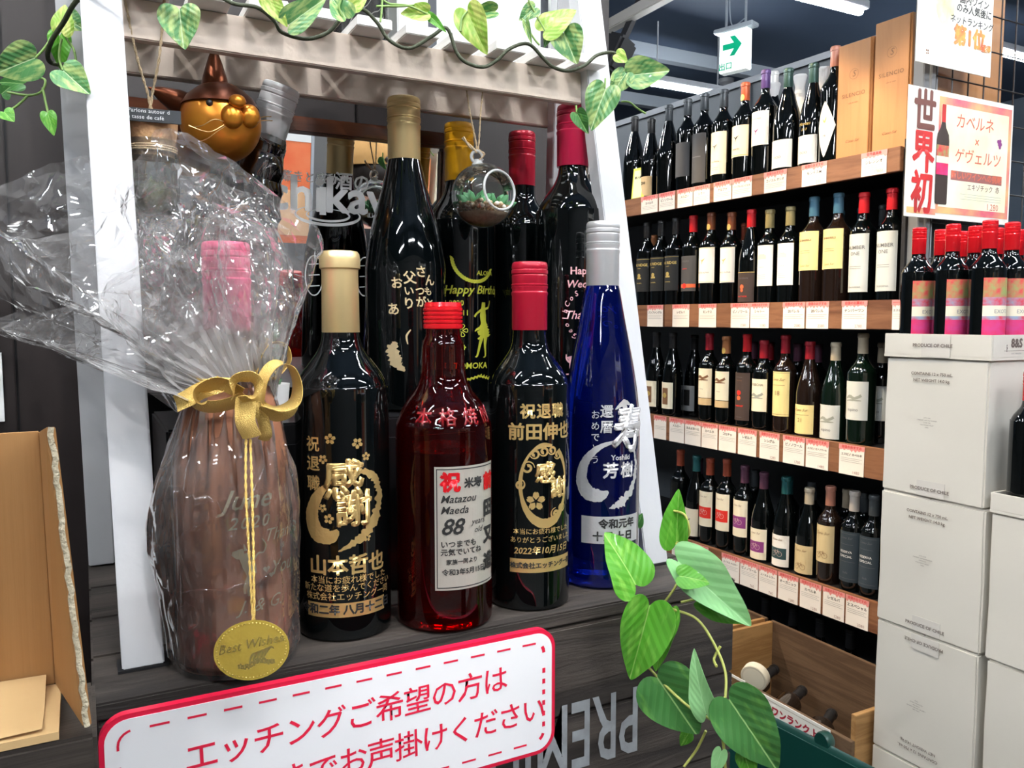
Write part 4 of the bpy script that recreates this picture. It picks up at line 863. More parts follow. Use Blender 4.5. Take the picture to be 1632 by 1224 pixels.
# things on the slats: white carton with strap and clear vase
wc = empty('white_carton', (.38, .815, 1.71), (0, 0, R_(2)), 'white gift carton marked No standing on the slats', 'carton')
link('carton', box(-.09, .105, -.018, .045, 0, .16, .001), mat('cool_white_card', (.72, .75, .72), .5), wc)
for x in (-.052, .083): link('band', box(x - .0045, x + .0045, -.0192, .0458, 0, .161), mat('charcoal_band', (.05, .055, .065), .6), wc)
link('lettering', flat(textmesh('No.', .012, 0), Matrix.Translation((-.012, -.0186, .034)) @ Mx), M_grey, wc)
for z in (.028, .010): link('ruled_line', box(-.018, .040, -.0187, -.018, z, z + .0006), M_grey, wc)
vs = empty('glass_vase', tuple(Vector((.247, .775, 1.7105))), label='clear glass vase with dark filling on the slats', cat='vase')
link('glass', lathe([(.0005, .002), (.024, .0), (.026, .004), (.026, .14)], 32), M_glass, vs)
link('filling', lathe([(.0005, .004), (.018, .004), (.019, .10), (.0005, .104)], 24), mat('dark_filling', (.06, .06, .065), .8, noise_col=(.12, .12, .12), nscale=90), vs)
rnd = random.Random(3)
link('wire_curls', join(*[tube([(.0215 * cos(a0 + s * .5) , .0215 * sin(a0 + s * .5), .006 + s * .014 + .004 * sin(s * 2.1)) for s in range(6)], .0005, 4) for a0 in (-1.9, -1.2, -2.6, -.6)]), mat('white_thread', (.75, .75, .75), .6), vs)
# succulent pot behind gold-capped bottle
sp_ = empty('succulent_pot', (.155, .745, 1.3595 - .0), label='small green succulent in white pot behind the gold-capped bottle', cat='potted plant')
sp_.location = (.155, .775, ZR)
link('pot', lathe([(.0005, 0), (.014, 0), (.017, .030), (.0155, .030), (.0005, .026)], 24), M_paper, sp_)
M_sd = mat('dusty_succulent', (.06, .14, .07), .6)
for k in range(34):
    z = .026 + k * .0017; a = k * 2.4; me = lathe([(.0003, 0), (.003, .004), (.0033, .008), (.0003, .013)], 6); me.transform(Matrix.Translation((0, 0, z)) @ Matrix.Rotation(a, 4, 'Z') @ Matrix.Rotation(R_(52), 4, 'Y')); link('succulent_leaf', me, M_sd, sp_)
# =============================================================== WINE GONDOLA
M_strip = woodmat('oak_strip', (.13, .050, .024), (.25, .115, .058), .5, axis=1, scale=22, bump=.15, ring=6)
M_shelf = mat('black_shelf_metal', (.012, .011, .012), .5)
M_gback = mat('grey_back_panel', (.10, .115, .13), .5)
GL = 3.2; gz = -GA
# local frame of the gondola: x = depth into the shelf, y = along it (far), origin at its near front corner
ws = empty('wine_shelf', tuple(G0), (0, 0, GA), 'long black wine shelf unit with wooden front edges', 'shelf unit')
TOP = [1.930, 1.504, 1.073, .616, .17]; BOT = [1.862, 1.419, .981, .523, .09]
SURF = [1.925, 1.497, 1.066, .609, .165]
for i in range(5):
    link('shelf_board', box(.004, .44, .0, GL, BOT[i] + .035, SURF[i], .001), M_shelf, ws)
    cuts = [0, GL] if i not in (0, 1) else ([0, 1.005, GL] if i == 0 else [0, .97, GL])
    for a, b in zip(cuts[:-1], cuts[1:]): link('edge_strip', box(-.014, .004, a + .002, b - .002, BOT[i], TOP[i], .0015), M_strip, ws)
link('back_panel', box(.44, .46, 0, GL, 0, 2.40), M_gback, ws)
link('top_rail', box(.43, .465, 0, GL, 2.40, 2.425), mat('rail_grey', (.22, .24, .27), .4), ws)
for y in (1.0, 2.0, 3.0): link('back_post', box(.42, .44, y - .02, y + .02, 1.93, 2.40), M_gback, ws)
link('end_panel', box(.0, .46, -.012, -.0005, 0, 1.95), M_shelf, ws)
link('end_post', box(.008, .055, -.045, -.013, 0, 2.75, .002), mat('grey_post', (.15, .155, .165), .45), ws)
link('slotted_post', box(.062, .082, -.040, -.014, 0, 2.75, .002), mat('pale_post', (.30, .32, .34), .4), ws)
link('base_panel', box(.02, .44, 0, GL, 0, .09), M_shelf, ws)
# ---- bottles on the shelves
KIND = {'bo': ('bordeaux', .0375), 'bu': ('burgundy', .0405)}
GLM = {'k': M_black, 'b': M_brownglass, 'g': mat('green_bottle_glass', (.002, .007, .004), .05, coat=1)}
CM = {}
def capmat(n, c, r=.38, met=.2): CM[n] = mat('capsule_' + n, c, r, metal=met, coat=.2)
for n, c in (('black', (.02, .02, .022)), ('slate', (.06, .07, .08)), ('red', (.70, .02, .03)), ('crimson', (.36, .015, .03)), ('brown', (.26, .08, .035)), ('copper', (.55, .22, .09)), ('orange', (.62, .12, .04)), ('purple', (.10, .05, .20)), ('darkgreen', (.03, .08, .07)), ('pinkish', (.50, .22, .16)), ('olive', (.36, .30, .14)), ('blue', (.08, .20, .30)), ('cream', (.58, .50, .38)), ('silver', (.6, .55, .52)), ('plum', (.13, .05, .09)), ('teal', (.02, .12, .13)), ('rust', (.35, .07, .035)), ('white', (.8, .8, .78))): capmat(n, c)
LBM = {}
for n, c in (('cream', (.80, .74, .58)), ('white', (.84, .83, .80)), ('yellow', (.80, .66, .30)), ('black', (.015, .015, .015)), ('charcoal', (.06, .06, .065)), ('grey', (.42, .43, .44)), ('tan', (.62, .46, .26)), ('brown', (.055, .035, .03)), ('slateb', (.03, .045, .06)), ('pale', (.60, .62, .60)), ('kraft', (.60, .48, .27))): LBM[n] = mat('label_' + n, c, .6)
PRM = {'gold': mat('print_gold', (.75, .55, .18), .4, metal=.5), 'red': mat('print_red', (.70, .03, .02), .5), 'ink': M_ink, 'grey': mat('print_grey', (.13, .13, .14), .6), 'white': M_mp, 'purple': mat('print_purple', (.25, .05, .22), .5), 'orange': mat('print_orange', (.75, .14, .05), .5), 'teal': mat('print_dark_teal', (.03, .07, .08), .5), 'mist': mat('print_mist', (.32, .34, .30), .6), 'brown': mat('print_brown', (.20, .10, .05), .6)}
meshc = {}
def shmesh(kind, R, H, k='b'):
    key = (kind, R, round(H, 3), k)
    if key not in meshc: meshc[key] = lathe(prof(kind, R, H), 28, 50) if k == 'b' else foilcap(.0155, H - .062, H) if k == 'c' else foilcap(.0155, H - .052, H)
    return meshc[key].copy() if True else None
CMESH = {}
def shared(kind, R, H, k, m):
    key = (kind, R, round(H, 3), k, m.name)
    if key not in CMESH:
        me = shmesh(kind, R, round(H, 3), k); me.materials.append(m); CMESH[key] = me
    return CMESH[key]
def wine(tier, px_, topy, kind, cap, lab, desc, grp, e=.052, glass='k', off=0, tilt=0, Hfix=None, name='wine_bottle'):
    s, _ = atG(px_, 600, e); _, zt = atG(px_, topy, e); z0 = SURF[tier] + .0005; H = round(min(max(zt - z0, .27), .345), 2) if Hfix is None else Hfix
    kn, R = KIND[kind]
    if tier == 0 and Hfix is None: H = round(min(max(zt - z0, .27), .40), 2)
    R = R * (1.12 if H > .335 else 1)
    p = gp(s, e, z0); t = empty(name, tuple(p), (R_(tilt), 0, GA - pi / 2 + R_(off)), desc, 'bottle', grp)
    o = bpy.data.objects.new('glass', shared(kn, R, H, 'b', GLM[glass])); COL.objects.link(o); o.parent = t
    o = bpy.data.objects.new('capsule', shared(kn, R, H, 'c', CM[cap])); COL.objects.link(o); o.parent = t
    k = H / .305
    for l in lab:
        if l[0] == 'L':   # label patch: v0 v1 half angle deg colour
            link('label', wrap(flatgrid(-R * R_(l[3]), R * R_(l[3]), l[1] * k, l[2] * k, 12), R, 0, 0, .0003), LBM[l[4]], t)
        elif l[0] == 'B': link('label_band', wrap(flatgrid(-R * R_(l[3]), R * R_(l[3]), l[1] * k, l[2] * k, 12), R, 0, 0, .0006), PRM[l[4]] if l[4] in PRM else LBM[l[4]], t)
        elif l[0] == 'T': link('lettering', wrap(textmesh(l[1], l[2], l[5] if len(l) > 5 else .01, l[6] if len(l) > 6 else 0), R, 0, l[3] * k, .0009), PRM[l[4]], t)
        elif l[0] == 'D': link('emblem', wrap(fromdata([(l[2] * cos(a), l[2] * sin(a), 0) for a in [q * pi / 8 for q in range(16)]], [tuple(range(16))]), R, l[5] if len(l) > 5 else 0, l[1] * k, .0009), PRM[l[3]], t)
        elif l[0] == 'S': link('seal', wrap(fromdata([(.0095 * cos(a), .011 * sin(a), 0) for a in [q * pi / 8 for q in range(16)]], [tuple(range(16))]), .0160, 0, H - .052, .0004), PRM['gold'], t)
        elif l[0] == 'C': # bicycle
            c_ = lambda x, r: stroke([(x + r * cos(a), r * sin(a)) for a in [q * pi / 6 for q in range(13)]], [.0005, .0005], sub=2)
            link('bicycle_print', wrap(join(c_(-.011, .0085), c_(.011, .0085), stroke([(-.011, 0), (-.004, .011), (.007, .010), (.011, 0)], [.0006, .0006], sub=1), stroke([(-.006, .013), (0, 0), (.007, .010), (.005, .015)], [.0006, .0006], sub=1)), R, 0, l[1] * k, .0010), PRM[l[2]], t)
        elif l[0] == 'G': # bird or plant figure
            link('emblem', wrap(join(stroke([(-.002, -.010), (.000, 0), (.002, .008)], [.0006, .0016, .0004], sub=4), stroke([(-.010, .006), (-.004, .004), (0, -.001)], [.0003, .0016, .0012], sub=4), stroke([(.011, .010), (.005, .005), (0, -.001)], [.0003, .0018, .0012], sub=4)), R, 0, l[1] * k, .0009), PRM[l[2]], t)
        elif l[0] == 'M': # landscape smear
            link('label_drawing', wrap(join(stroke([(-.026, -.004), (-.010, .002), (.006, -.003), (.026, .006)], [.0015, .005, .0035, .0045], .3, 6), stroke([(-.026, -.012), (.0, -.009), (.026, -.010)], [.001, .003, .001], .3, 6)), R, 0, l[1] * k, .0006), PRM[l[2]], t)
    return t
T0, T1, T2, T3 = 'wine bottles on the top shelf', 'wine bottles on the second shelf', 'wine bottles on the third shelf', 'wine bottles on the fourth shelf'
lines = lambda v, c='grey', n=2: [('B', v - q * .006, v - q * .006 + .0009, 24, c) for q in range(n)]
# top shelf
wine(0, 1007, 186, 'bu', 'black', [], 'dark wine bottle behind the yellow price sign on top shelf', T0)
wine(0, 1033, 191, 'bu', 'black', [('L', .012, .085, 55, 'tan'), ('T', 'DH', .016, .060, 'ink', .03)], 'sloping dark bottle with tan label next to the yellow price sign', T0)
wine(0, 1060, 168, 'bu', 'slate', [], 'tall sloping black bottle without label, third on the top shelf', T0)
wine(0, 1089, 162, 'bo', 'slate', [('L', .05, .16, 60, 'charcoal')], 'wine bottle with near-black label on the top shelf', T0)
wine(0, 1115, 151, 'bo', 'slate', [('L', .02, .175, 55, 'charcoal'), ('B', .10, .103, 30, 'grey')], 'wine bottle with plain dark grey label on the top shelf', T0)
wine(0, 1145, 146, 'bo', 'slate', [('L', .035, .168, 60, 'cream'), ('G', .12, 'grey'), ('T', 'Casa Estima', .008, .075, 'brown', 0, .3)] + lines(.055), 'grey-capped bottle with long cream label beside the orange-capped bottle', T0)
wine(0, 1178, 137, 'bo', 'orange', [('L', .075, .17, 62, 'cream'), ('G', .130, 'ink'), ('T', 'MONTES', .008, .098, 'ink', 0), ('S',), ('B', .078, .080, 62, 'gold')], 'bottle with orange capsule, gold seal and cream label on top shelf', T0)
wine(0, 1209, 116, 'bo', 'purple', [('L', .09, .185, 60, 'white'), ('G', .128, 'purple'), ('T', 'Purple Angel', .007, .165, 'grey', 0)], 'purple-capped bottle with white angel label on the top shelf', T0)
wine(0, 1244, 116, 'bu', 'darkgreen', [('L', .015, .095, 62, 'white'), ('T', 'OCIO', .011, .045, 'grey', 0)], 'dark-green-capped sloping bottle with low white label, top shelf', T0)
wine(0, 1283, 105, 'bu', 'darkgreen', [('L', .015, .095, 62, 'white'), ('T', 'OCIO', .011, .045, 'grey', 0), ('T', 'Montes', .014, .128, 'gold', 0, .4), ('T', '2013', .010, .112, 'gold', 0, .4)], 'sloping bottle with gold signature above low white label, top shelf', T0)
t = wine(0, 1316, 78, 'bo', 'pinkish', [], 'pink-capped bottle with white diamond label beside the wooden gift boxes', T0)
Rk = .042; dm = stroke([(0, .190), (0, .115), (0, .022)], [.0004, .034, .0006], 0, 8)
link('diamond_label', wrap(dm, Rk, 0, 0, .0006), LBM['white'], t); link('lettering', wrap(textmesh('M', .012, .0), Rk, 0, .085, .0014), PRM['grey'], t); link('emblem', wrap(stroke([(-.006, .138), (0, .128), (.006, .142)], [.0005, .003, .0005], sub=5), Rk, 0, 0, .0014), PRM['gold'], t)
for px_, ty in ((1222, 118), (1262, 150), (1298, 150)):
    t = wine(0, px_, ty, 'bo', 'white', [], {1222: 'white tissue-wrapped bottle behind the purple-capped bottle', 1262: 'white tissue-wrapped bottle behind the gold-signed bottle', 1298: 'white tissue-wrapped bottle behind the pink-capped bottle'}[px_], T0, e=.17)
    tw = lathe([(.040, 0), (.042, .10), (.041, .20), (.030, .25), (.017, .275), (.016, .31), (.024, .345), (.021, .35), (.0005, .31)], 28, 20)
    for v_ in tw.vertices: v_.co += Vector((v_.co.x, v_.co.y, 0)).normalized() * .004 * noise.noise(v_.co * 60 + Vector((px_, 0, 0))) if v_.co.xy.length > .01 else Vector((0, 0, 0))
    link('tissue_wrap', tw, mat('white_tissue', (.80, .80, .80), .8, bump=.5, bscale=60), t)
# second shelf
rid = [('L', .055, .175, 62, 'black'), ('T', 'OAK RIDGE', .0145, .150, 'gold', .03), ('T', 'WINERY', .005, .138, 'gold'), ('D', .112, .0085, 'gold'), ('B', .100, .106, 16, 'gold'), ('T', 'ZINFANDEL', .0055, .085, 'gold'), ('B', .170, .171, 62, 'gold')]
wine(1, 1029, 353, 'bo', 'black', rid, 'black-labelled gold-lettered wine partly hidden by the white post, second shelf', T1)
wine(1, 1051, 352, 'bo', 'black', rid, 'black-labelled gold-lettered wine in the middle of three alike, second shelf', T1)
wine(1, 1074, 350, 'bo', 'black', rid, 'black-labelled gold-lettered wine next to the red-dotted dark bottle', T1)
wine(1, 1101, 343, 'bo', 'red', [('L', .05, .168, 62, 'charcoal'), ('T', 'EMBLEMO', .009, .15, 'grey', 0), ('T', 'RESERVA', .006, .125, 'red'), ('B', .062, .074, 62, 'orange'), ('D', .068, .010, 'red', -.020)], 'red-capped bottle with grey label, red dot and orange stripe', T1)
mont = [('L', .075, .19, 64, 'white'), ('G', .145, 'gold'), ('T', 'MONTES ALPHA', .0075, .108, 'grey', 0), ('S',), ('B', .187, .1885, 64, 'gold'), ('B', .078, .079, 64, 'gold')]
wine(1, 1129, 341, 'bo', 'brown', mont, 'brown-capped white-label bottle beside the red-dotted dark bottle', T1)
wine(1, 1161, 338, 'bo', 'brown', mont, 'brown-capped white-label bottle beside the black Pinot bottle', T1)
wine(1, 1192, 337, 'bu', 'red', [('L', .010, .105, 62, 'brown'), ('T', 'CALIFORNIA', .008, .085, 'grey', 0), ('D', .058, .008, 'orange'), ('D', .047, .006, 'orange'), ('T', 'PINOT NOIR', .007, .027, 'red', .02), ('B', .103, .105, 62, 'gold')], 'sloping red-capped bottle with dark label and orange emblem, second shelf', T1)
cr_ = [('L', .06, .19, 60, 'white'), ('T', 'Chateau', .007, .16, 'grey', 0, .2), ('B', .145, .158, 26, 'cream'), ('T', 'Reserve', .006, .12, 'grey', 0)] + lines(.095, n=3)
wine(1, 1221, 335, 'bo', 'olive', cr_, 'olive-capped white-label bottle beside the black Pinot bottle', T1)
wine(1, 1253, 331, 'bo', 'olive', cr_, 'olive-capped white-label bottle beside the blue-capped bottle', T1)
bl_ = [('L', .095, .205, 60, 'yellow'), ('T', '20 BARRELS', .0085, .180, 'brown', .03)] + lines(.15, 'brown') + [('T', 'Cono Sur', .009, .108, 'brown', 0, .4)]
wine(1, 1290, 314, 'bo', 'blue', bl_, 'blue-capped bottle with pale yellow label beside the olive-capped bottle', T1, glass='b')
wine(1, 1328, 308, 'bo', 'blue', bl_, 'blue-capped bottle with pale yellow label beside the red-capped pair', T1, glass='b')
no_ = [('L', .030, .19, 62, 'pale'), ('T', 'NUMBER', .0150, .152, 'grey', .005), ('T', 'ONE', .0150, .135, 'grey', .005), ('B', .100, .101, 30, 'grey'), ('B', .094, .095, 30, 'grey'), ('T', 'CALIFORNIA', .007, .043, 'grey', 0)]
wine(1, 1368, 309, 'bo', 'red', no_, 'red-capped bottle with long pale two-word label beside blue-capped bottle', T1)
wine(1, 1412, 304, 'bo', 'red', no_, 'red-capped bottle with long pale two-word label at the shelf end', T1)
for px_, ty, c, d in ((1040, 362, 'copper', 'copper-capped bottle hidden behind the gold-lettered wines, second shelf'), (1183, 352, 'rust', 'rust-capped bottle in the second row behind the black Pinot bottle'), (1330, 325, 'blue', 'blue-capped bottle in the second row behind the other blue caps'), (1366, 326, 'blue', 'blue-capped bottle in the second row behind the first red cap'), (1400, 328, 'slate', 'slate-capped bottle in the second row near the shelf end')):
    wine(1, px_, ty, 'bo', c, [], d, T1, e=.145, Hfix=.30)
# third shelf
ph = [('L', .03, .125, 50, 'cream'), ('B', .045, .105, 22, 'brown'), ('D', .078, .010, 'gold')]
wine(2, 1046, 529, 'bu', 'black', ph, 'black sloping bottle with picture label partly behind the white post', T2)
wine(2, 1072, 531, 'bu', 'black', ph, 'black sloping bottle with picture label clear of the white post', T2)
wine(2, 1106, 534, 'bu', 'black', [('L', .02, .115, 50, 'grey'), ('B', .04, .10, 24, 'black')], 'dim dark bottle with grey picture label set back on third shelf', T2, e=.140)
vi_ = [('L', .085, .185, 60, 'cream'), ('M', .155, 'brown'), ('T', 'Merlot', .006, .115, 'grey', 0), ('L', .06, .083, 60, 'tan')]
wine(2, 1130, 532, 'bo', 'crimson', vi_, 'dark-red-capped bottle with cream village label, third shelf', T2)
wine(2, 1157, 534, 'bo', 'copper', vi_ + [('S',)], 'copper-capped bottle with cream village label, third shelf', T2)
wine(2, 1190, 533, 'bo', 'red', [('L', .025, .180, 60, 'brown'), ('T', 'Reserve', .007, .155, 'brown', 0), ('D', .115, .009, 'red'), ('D', .098, .008, 'orange'), ('T', 'CABERNET', .0075, .072, 'red', .03), ('B', .165, .166, 20, 'grey'), ('B', .035, .036, 20, 'grey')], 'red-capped bottle with brown label and red emblem, third shelf', T2)
wine(2, 1217, 540, 'bo', 'crimson', [('L', .065, .175, 60, 'cream'), ('T', 'COSECHA', .0115, .155, 'ink', 0), ('M', .120, 'mist')], 'crimson-capped bottle with cream lettered label beside the yellow label', T2)
wine(2, 1251, 533, 'bo', 'crimson', [('L', .055, .192, 64, 'yellow'), ('T', 'Cono Sur', .013, .168, 'brown', .0, .4), ('T', '18', .022, .125, 'brown', .0), ('B', .188, .189, 64, 'brown'), ('B', .060, .061, 64, 'brown'), ('B', .150, .151, 40, 'brown')], 'crimson-capped bottle with large yellow label numbered 18', T2, glass='b')
wine(2, 1290, 544, 'bu', 'crimson', [('L', .012, .105, 62, 'yellow'), ('T', 'Cono Sur', .012, .088, 'brown', .0, .4), ('T', '21', .018, .055, 'brown', .0), ('B', .072, .073, 40, 'brown')], 'sloping crimson-capped bottle with yellow label numbered 21', T2, glass='b')
es = lambda a: [('L', a, a + .105, 62, 'pale'), ('M', a + .062, 'mist'), ('T', 'espino', .0135, a + .028, 'grey', .0)]
wine(2, 1331, 544, 'bu', 'cream', es(.008), 'sloping cream-capped bottle with low grey mountain label', T2, glass='g')
wine(2, 1374, 533, 'bo', 'cream', es(.07), 'straight cream-capped bottle with high grey mountain label', T2, glass='g')
wine(2, 1406, 533, 'bo', 'cream', es(.07), 'dim cream-capped bottle half behind the white cartons', T2, e=.140, Hfix=.31)
for px_, c, d in ((1226, 'crimson', 'crimson-capped bottle in the second row behind the lettered cream label'), (1271, 'plum', 'plum-capped bottle in the second row right of the yellow 18 label'), (1200, 'plum', 'plum-capped bottle in the second row behind the brown label'), (1302, 'plum', 'plum-capped bottle in the second row behind the 21 label')): wine(2, px_, 540, 'bo', c, [], d, T2, e=.145, Hfix=.30)
# fourth shelf
wine(3, 1087, 718, 'bo', 'rust', [], 'rust-capped dark bottle beside the white post, fourth shelf', T3)
wine(3, 1113, 727, 'bu', 'teal', [('L', .015, .115, 58, 'cream'), ('G', .07, 'ink')], 'teal-capped sloping bottle with cream label behind the vine leaf', T3)
cs = lambda c: [('L', .065, .190, 60, 'cream'), ('T', 'Cono Sur', .009, .172, 'brown', 0, .4), ('B', .095, .135, 52, c), ('C', .115, 'cream')]
PRM['cream'] = mat('print_cream', (.75, .55, .5), .6)
wine(3, 1135, 729, 'bo', 'rust', cs('red'), 'rust-capped bottle with red bicycle band, nearer the vine leaf', T3)
wine(3, 1162, 734, 'bo', 'rust', cs('red'), 'rust-capped bottle with red bicycle band, beside the purple-banded bottle', T3)
wine(3, 1191, 743, 'bo', 'plum', cs('purple'), 'straight plum-capped bottle with purple bicycle band', T3)
cl = lambda c, l='cream': [('L', .010, .115, 60, l), ('T', 'Cono Sur', .010, .100, 'brown', 0, .4), ('B', .035, .072, 48, c), ('C', .052, 'cream')]
wine(3, 1222, 753, 'bu', 'plum', cl('purple'), 'sloping plum-capped bottle with purple bicycle band', T3)
wine(3, 1258, 759, 'bu', 'teal', cl('teal', 'white'), 'sloping teal-capped bottle with black bicycle band', T3)
wine(3, 1296, 783, 'bu', 'cream', [('L', .012, .110, 60, 'kraft'), ('T', 'Cono Sur', .011, .092, 'brown', 0, .4), ('C', .035, 'brown')], 'sloping cream-capped bottle with kraft bicycle label', T3, Hfix=.29)
wine(3, 1330, 776, 'bo', 'pinkish', [('L', .068, .185, 60, 'kraft'), ('T', 'Cono Sur', .012, .160, 'brown', 0, .4), ('C', .090, 'brown')], 'straight pink-capped bottle with kraft bicycle label', T3, glass='b')
rs_ = [('L', .03, .185, 62, 'slateb'), ('T', 'Cono Sur', .010, .165, 'grey', 0, .4), ('T', 'RESERVA', .0105, .122, 'white', 0), ('T', 'ESPECIAL', .0105, .108, 'white', 0), ('B', .092, .0928, 46, 'grey'), ('B', .178, .1788, 50, 'grey'), ('B', .145, .1458, 36, 'grey'), ('B', .040, .0408, 50, 'grey'), ('T', 'Valle', .009, .058, 'grey', 0, .4)]
wine(3, 1369, 783, 'bo', 'silver', rs_, 'silver-capped bottle with slate lettered label, clear of the cartons', T3)
wine(3, 1401, 790, 'bo', 'slate', rs_, 'slate-labelled bottle half hidden by the white cartons', T3)
for px_, c, d in ((1117, 'plum', 'plum-capped bottle in the second row by the teal-capped bottle'), (1208, 'slate', 'slate-capped bottle in the second row between the purple-banded bottles'), (1262, 'teal', 'teal-capped bottle in the second row behind the other teal cap'), (1300, 'slate', 'slate-capped bottle in the second row behind the cream cap'), (1357, 'cream', 'cream-capped bottle in the second row behind the silver cap'), (1385, 'slate', 'slate-capped bottle in the second row beside the cartons')): wine(3, px_, 760, 'bo', c, [], d, T3, e=.145, Hfix=.29)
for px_ in (1230, 1275, 1320, 1370): wine(4, px_, 1040, 'bo', 'black', [], {1230: 'dark bottle on the lowest shelf farthest from the cartons', 1275: 'second dark bottle on the lowest shelf from its far end', 1320: 'third dark bottle on the lowest shelf from its far end', 1370: 'dark bottle on the lowest shelf beside the cartons'}[px_], 'dark bottles on the lowest shelf', Hfix=.30, e=.09)
# ---- wooden gift boxes
M_gw = woodmat('pale_gift_wood', (.38, .165, .06), (.47, .22, .085), .5, axis=2, scale=24, bump=.05, ring=2)
for px0, px1, zt, d in ((1334, 1387, 2.27, 'pale wooden gift box with dark round emblem beside the bottles'), (1391, 1448, 2.30, 'pale wooden gift box with dark round emblem next to the metal post')):
    s0, _ = atG(px0, 200, .02); s1, _ = atG(px1, 200, .02)
    c = gp((s0 + s1) / 2, .02, SURF[0] + .0005); wdt = abs(s0 - s1)
    t = empty('wooden_gift_box', tuple(c), (0, 0, GA - pi / 2), d, 'box'); hh = zt - c.z
    link('box', box(-wdt / 2, wdt / 2, .003, .105, 0, hh, .0015), M_gw, t); link('lid', box(-wdt / 2 + .002, wdt / 2 - .004, -.004, .0025, .002, hh - .003, .001), M_gw, t)
    f = lambda me, x, z: flat(me, Matrix.Translation((x, -.0046, z)) @ Mx)
    link('emblem', f(textmesh('S', .026, .0, .2), 0, hh - .095), PRM['brown'], t)
    link('emblem_ring', f(stroke([(.015 * cos(a), .015 * sin(a)) for a in [q * pi / 12 for q in range(25)]], [.0004, .0004], sub=1), 0, hh - .095), PRM['brown'], t)
    link('lettering', f(textmesh('SILENCIO', .0165, .01, space=1.15), 0, hh - .155), PRM['brown'], t)
    link('lettering', f(textmesh('Cono Sur', .012, .0, .4), 0, .055), PRM['brown'], t)
    link('lettering', f(textmesh('valle de maipo', .0055, .0), 0, hh - .178), PRM['brown'], t)
for k in range(3):
    t = empty('wooden_gift_box', tuple(gp(.05, .19 + k * .108, SURF[0] + .0005)), (0, 0, GA), ['pale wooden box behind the wire mesh, beside the metal post', 'pale wooden box in the middle behind the wire mesh', 'pale wooden box at the far side behind the wire mesh'][k], 'box')
    link('box', box(-.05, .05, -.03, .03, 0, .36, .0015), M_gw, t); link('lid', box(-.048, .048, -.036, -.031, .002, .358, .001), M_gw, t)
    link('lettering', flat(textmesh('SILENCIO', .016, .01), Matrix.Translation((0, -.0364, .20)) @ Mx), PRM['brown'], t)
# ---- price cards
M_ban = mat('pink_banner', (.72, .28, .27), .6); M_cardw = mat('price_card_white', (.80, .76, .72), .55); M_bred = mat('banner_red', (.62, .08, .08), .6)
def pcard(tier, x0, x1, name_, price, desc, ban='自信のおすすめ!!', grp='price cards on the shelf edges', cool=False):
    s0, _ = atG(x0, 500, -.0145); s1, _ = atG(x1, 500, -.0145); wd = abs(s1 - s0); h = (TOP[tier] - BOT[tier]) * 1.0 - .002
    t = empty('price_card', tuple(gp((s0 + s1) / 2, -.0152, (TOP[tier] + BOT[tier]) / 2 - .001)), (0, 0, GA - pi / 2), desc, 'price card', grp)
    link('card', box(-wd / 2 + .0008, wd / 2 - .0008, -.0006, .0004, -h / 2, h / 2 - .006), M_cardw, t)
    n = 14; v = [(-wd / 2 - .001, h / 2 + .001, 0), (wd / 2 + .001, h / 2 + .001, 0)]; rnd = random.Random(int(x0) * 7 + tier)
    low = [(wd / 2 + .001 - (wd + .002) * k / n, h / 2 - .013 - (.009 * rnd.random() if k % 2 else 0), 0) for k in range(n + 1)]
    up_ = [(wd / 2 + .001 - (wd + .002) * k / n, h / 2 + .001, 0) for k in range(n + 1)]
    vv = up_ + low; ff = [(k, k + 1, n + 2 + k, n + 1 + k) for k in range(n)]
    P_ = lambda me, x, z, d=.0010: flat(me, Matrix.Translation((x, -d, z)) @ Mx)
    b = link('banner', P_(fromdata(vv, ff), 0, 0), M_ban, t)
    link('banner_lettering', P_(textmesh(ban, min(.010, wd / 8.5), .03), 0, h / 2 - .0062, .0013), M_bred, t)
    if name_: link('lettering', P_(textmesh(name_, min(.0115, wd / (len(name_) + .5) * .95), .015), 0, h / 2 - .0285), M_ink, t)
    tl = join(*[flatgrid(-wd * .42, wd * (.42 - .1 * (k % 2)), h / 2 - .040 - k * .0055, h / 2 - .0392 - k * .0055, 1) for k in range(3)])
    link('text_lines', P_(tl, 0, 0), M_grey, t)
    if price: link('price', P_(textmesh(price, .0125, .0), wd * .18, -h / 2 + .0085), mat('price_ink', (.35, .22, .2), .6), t)
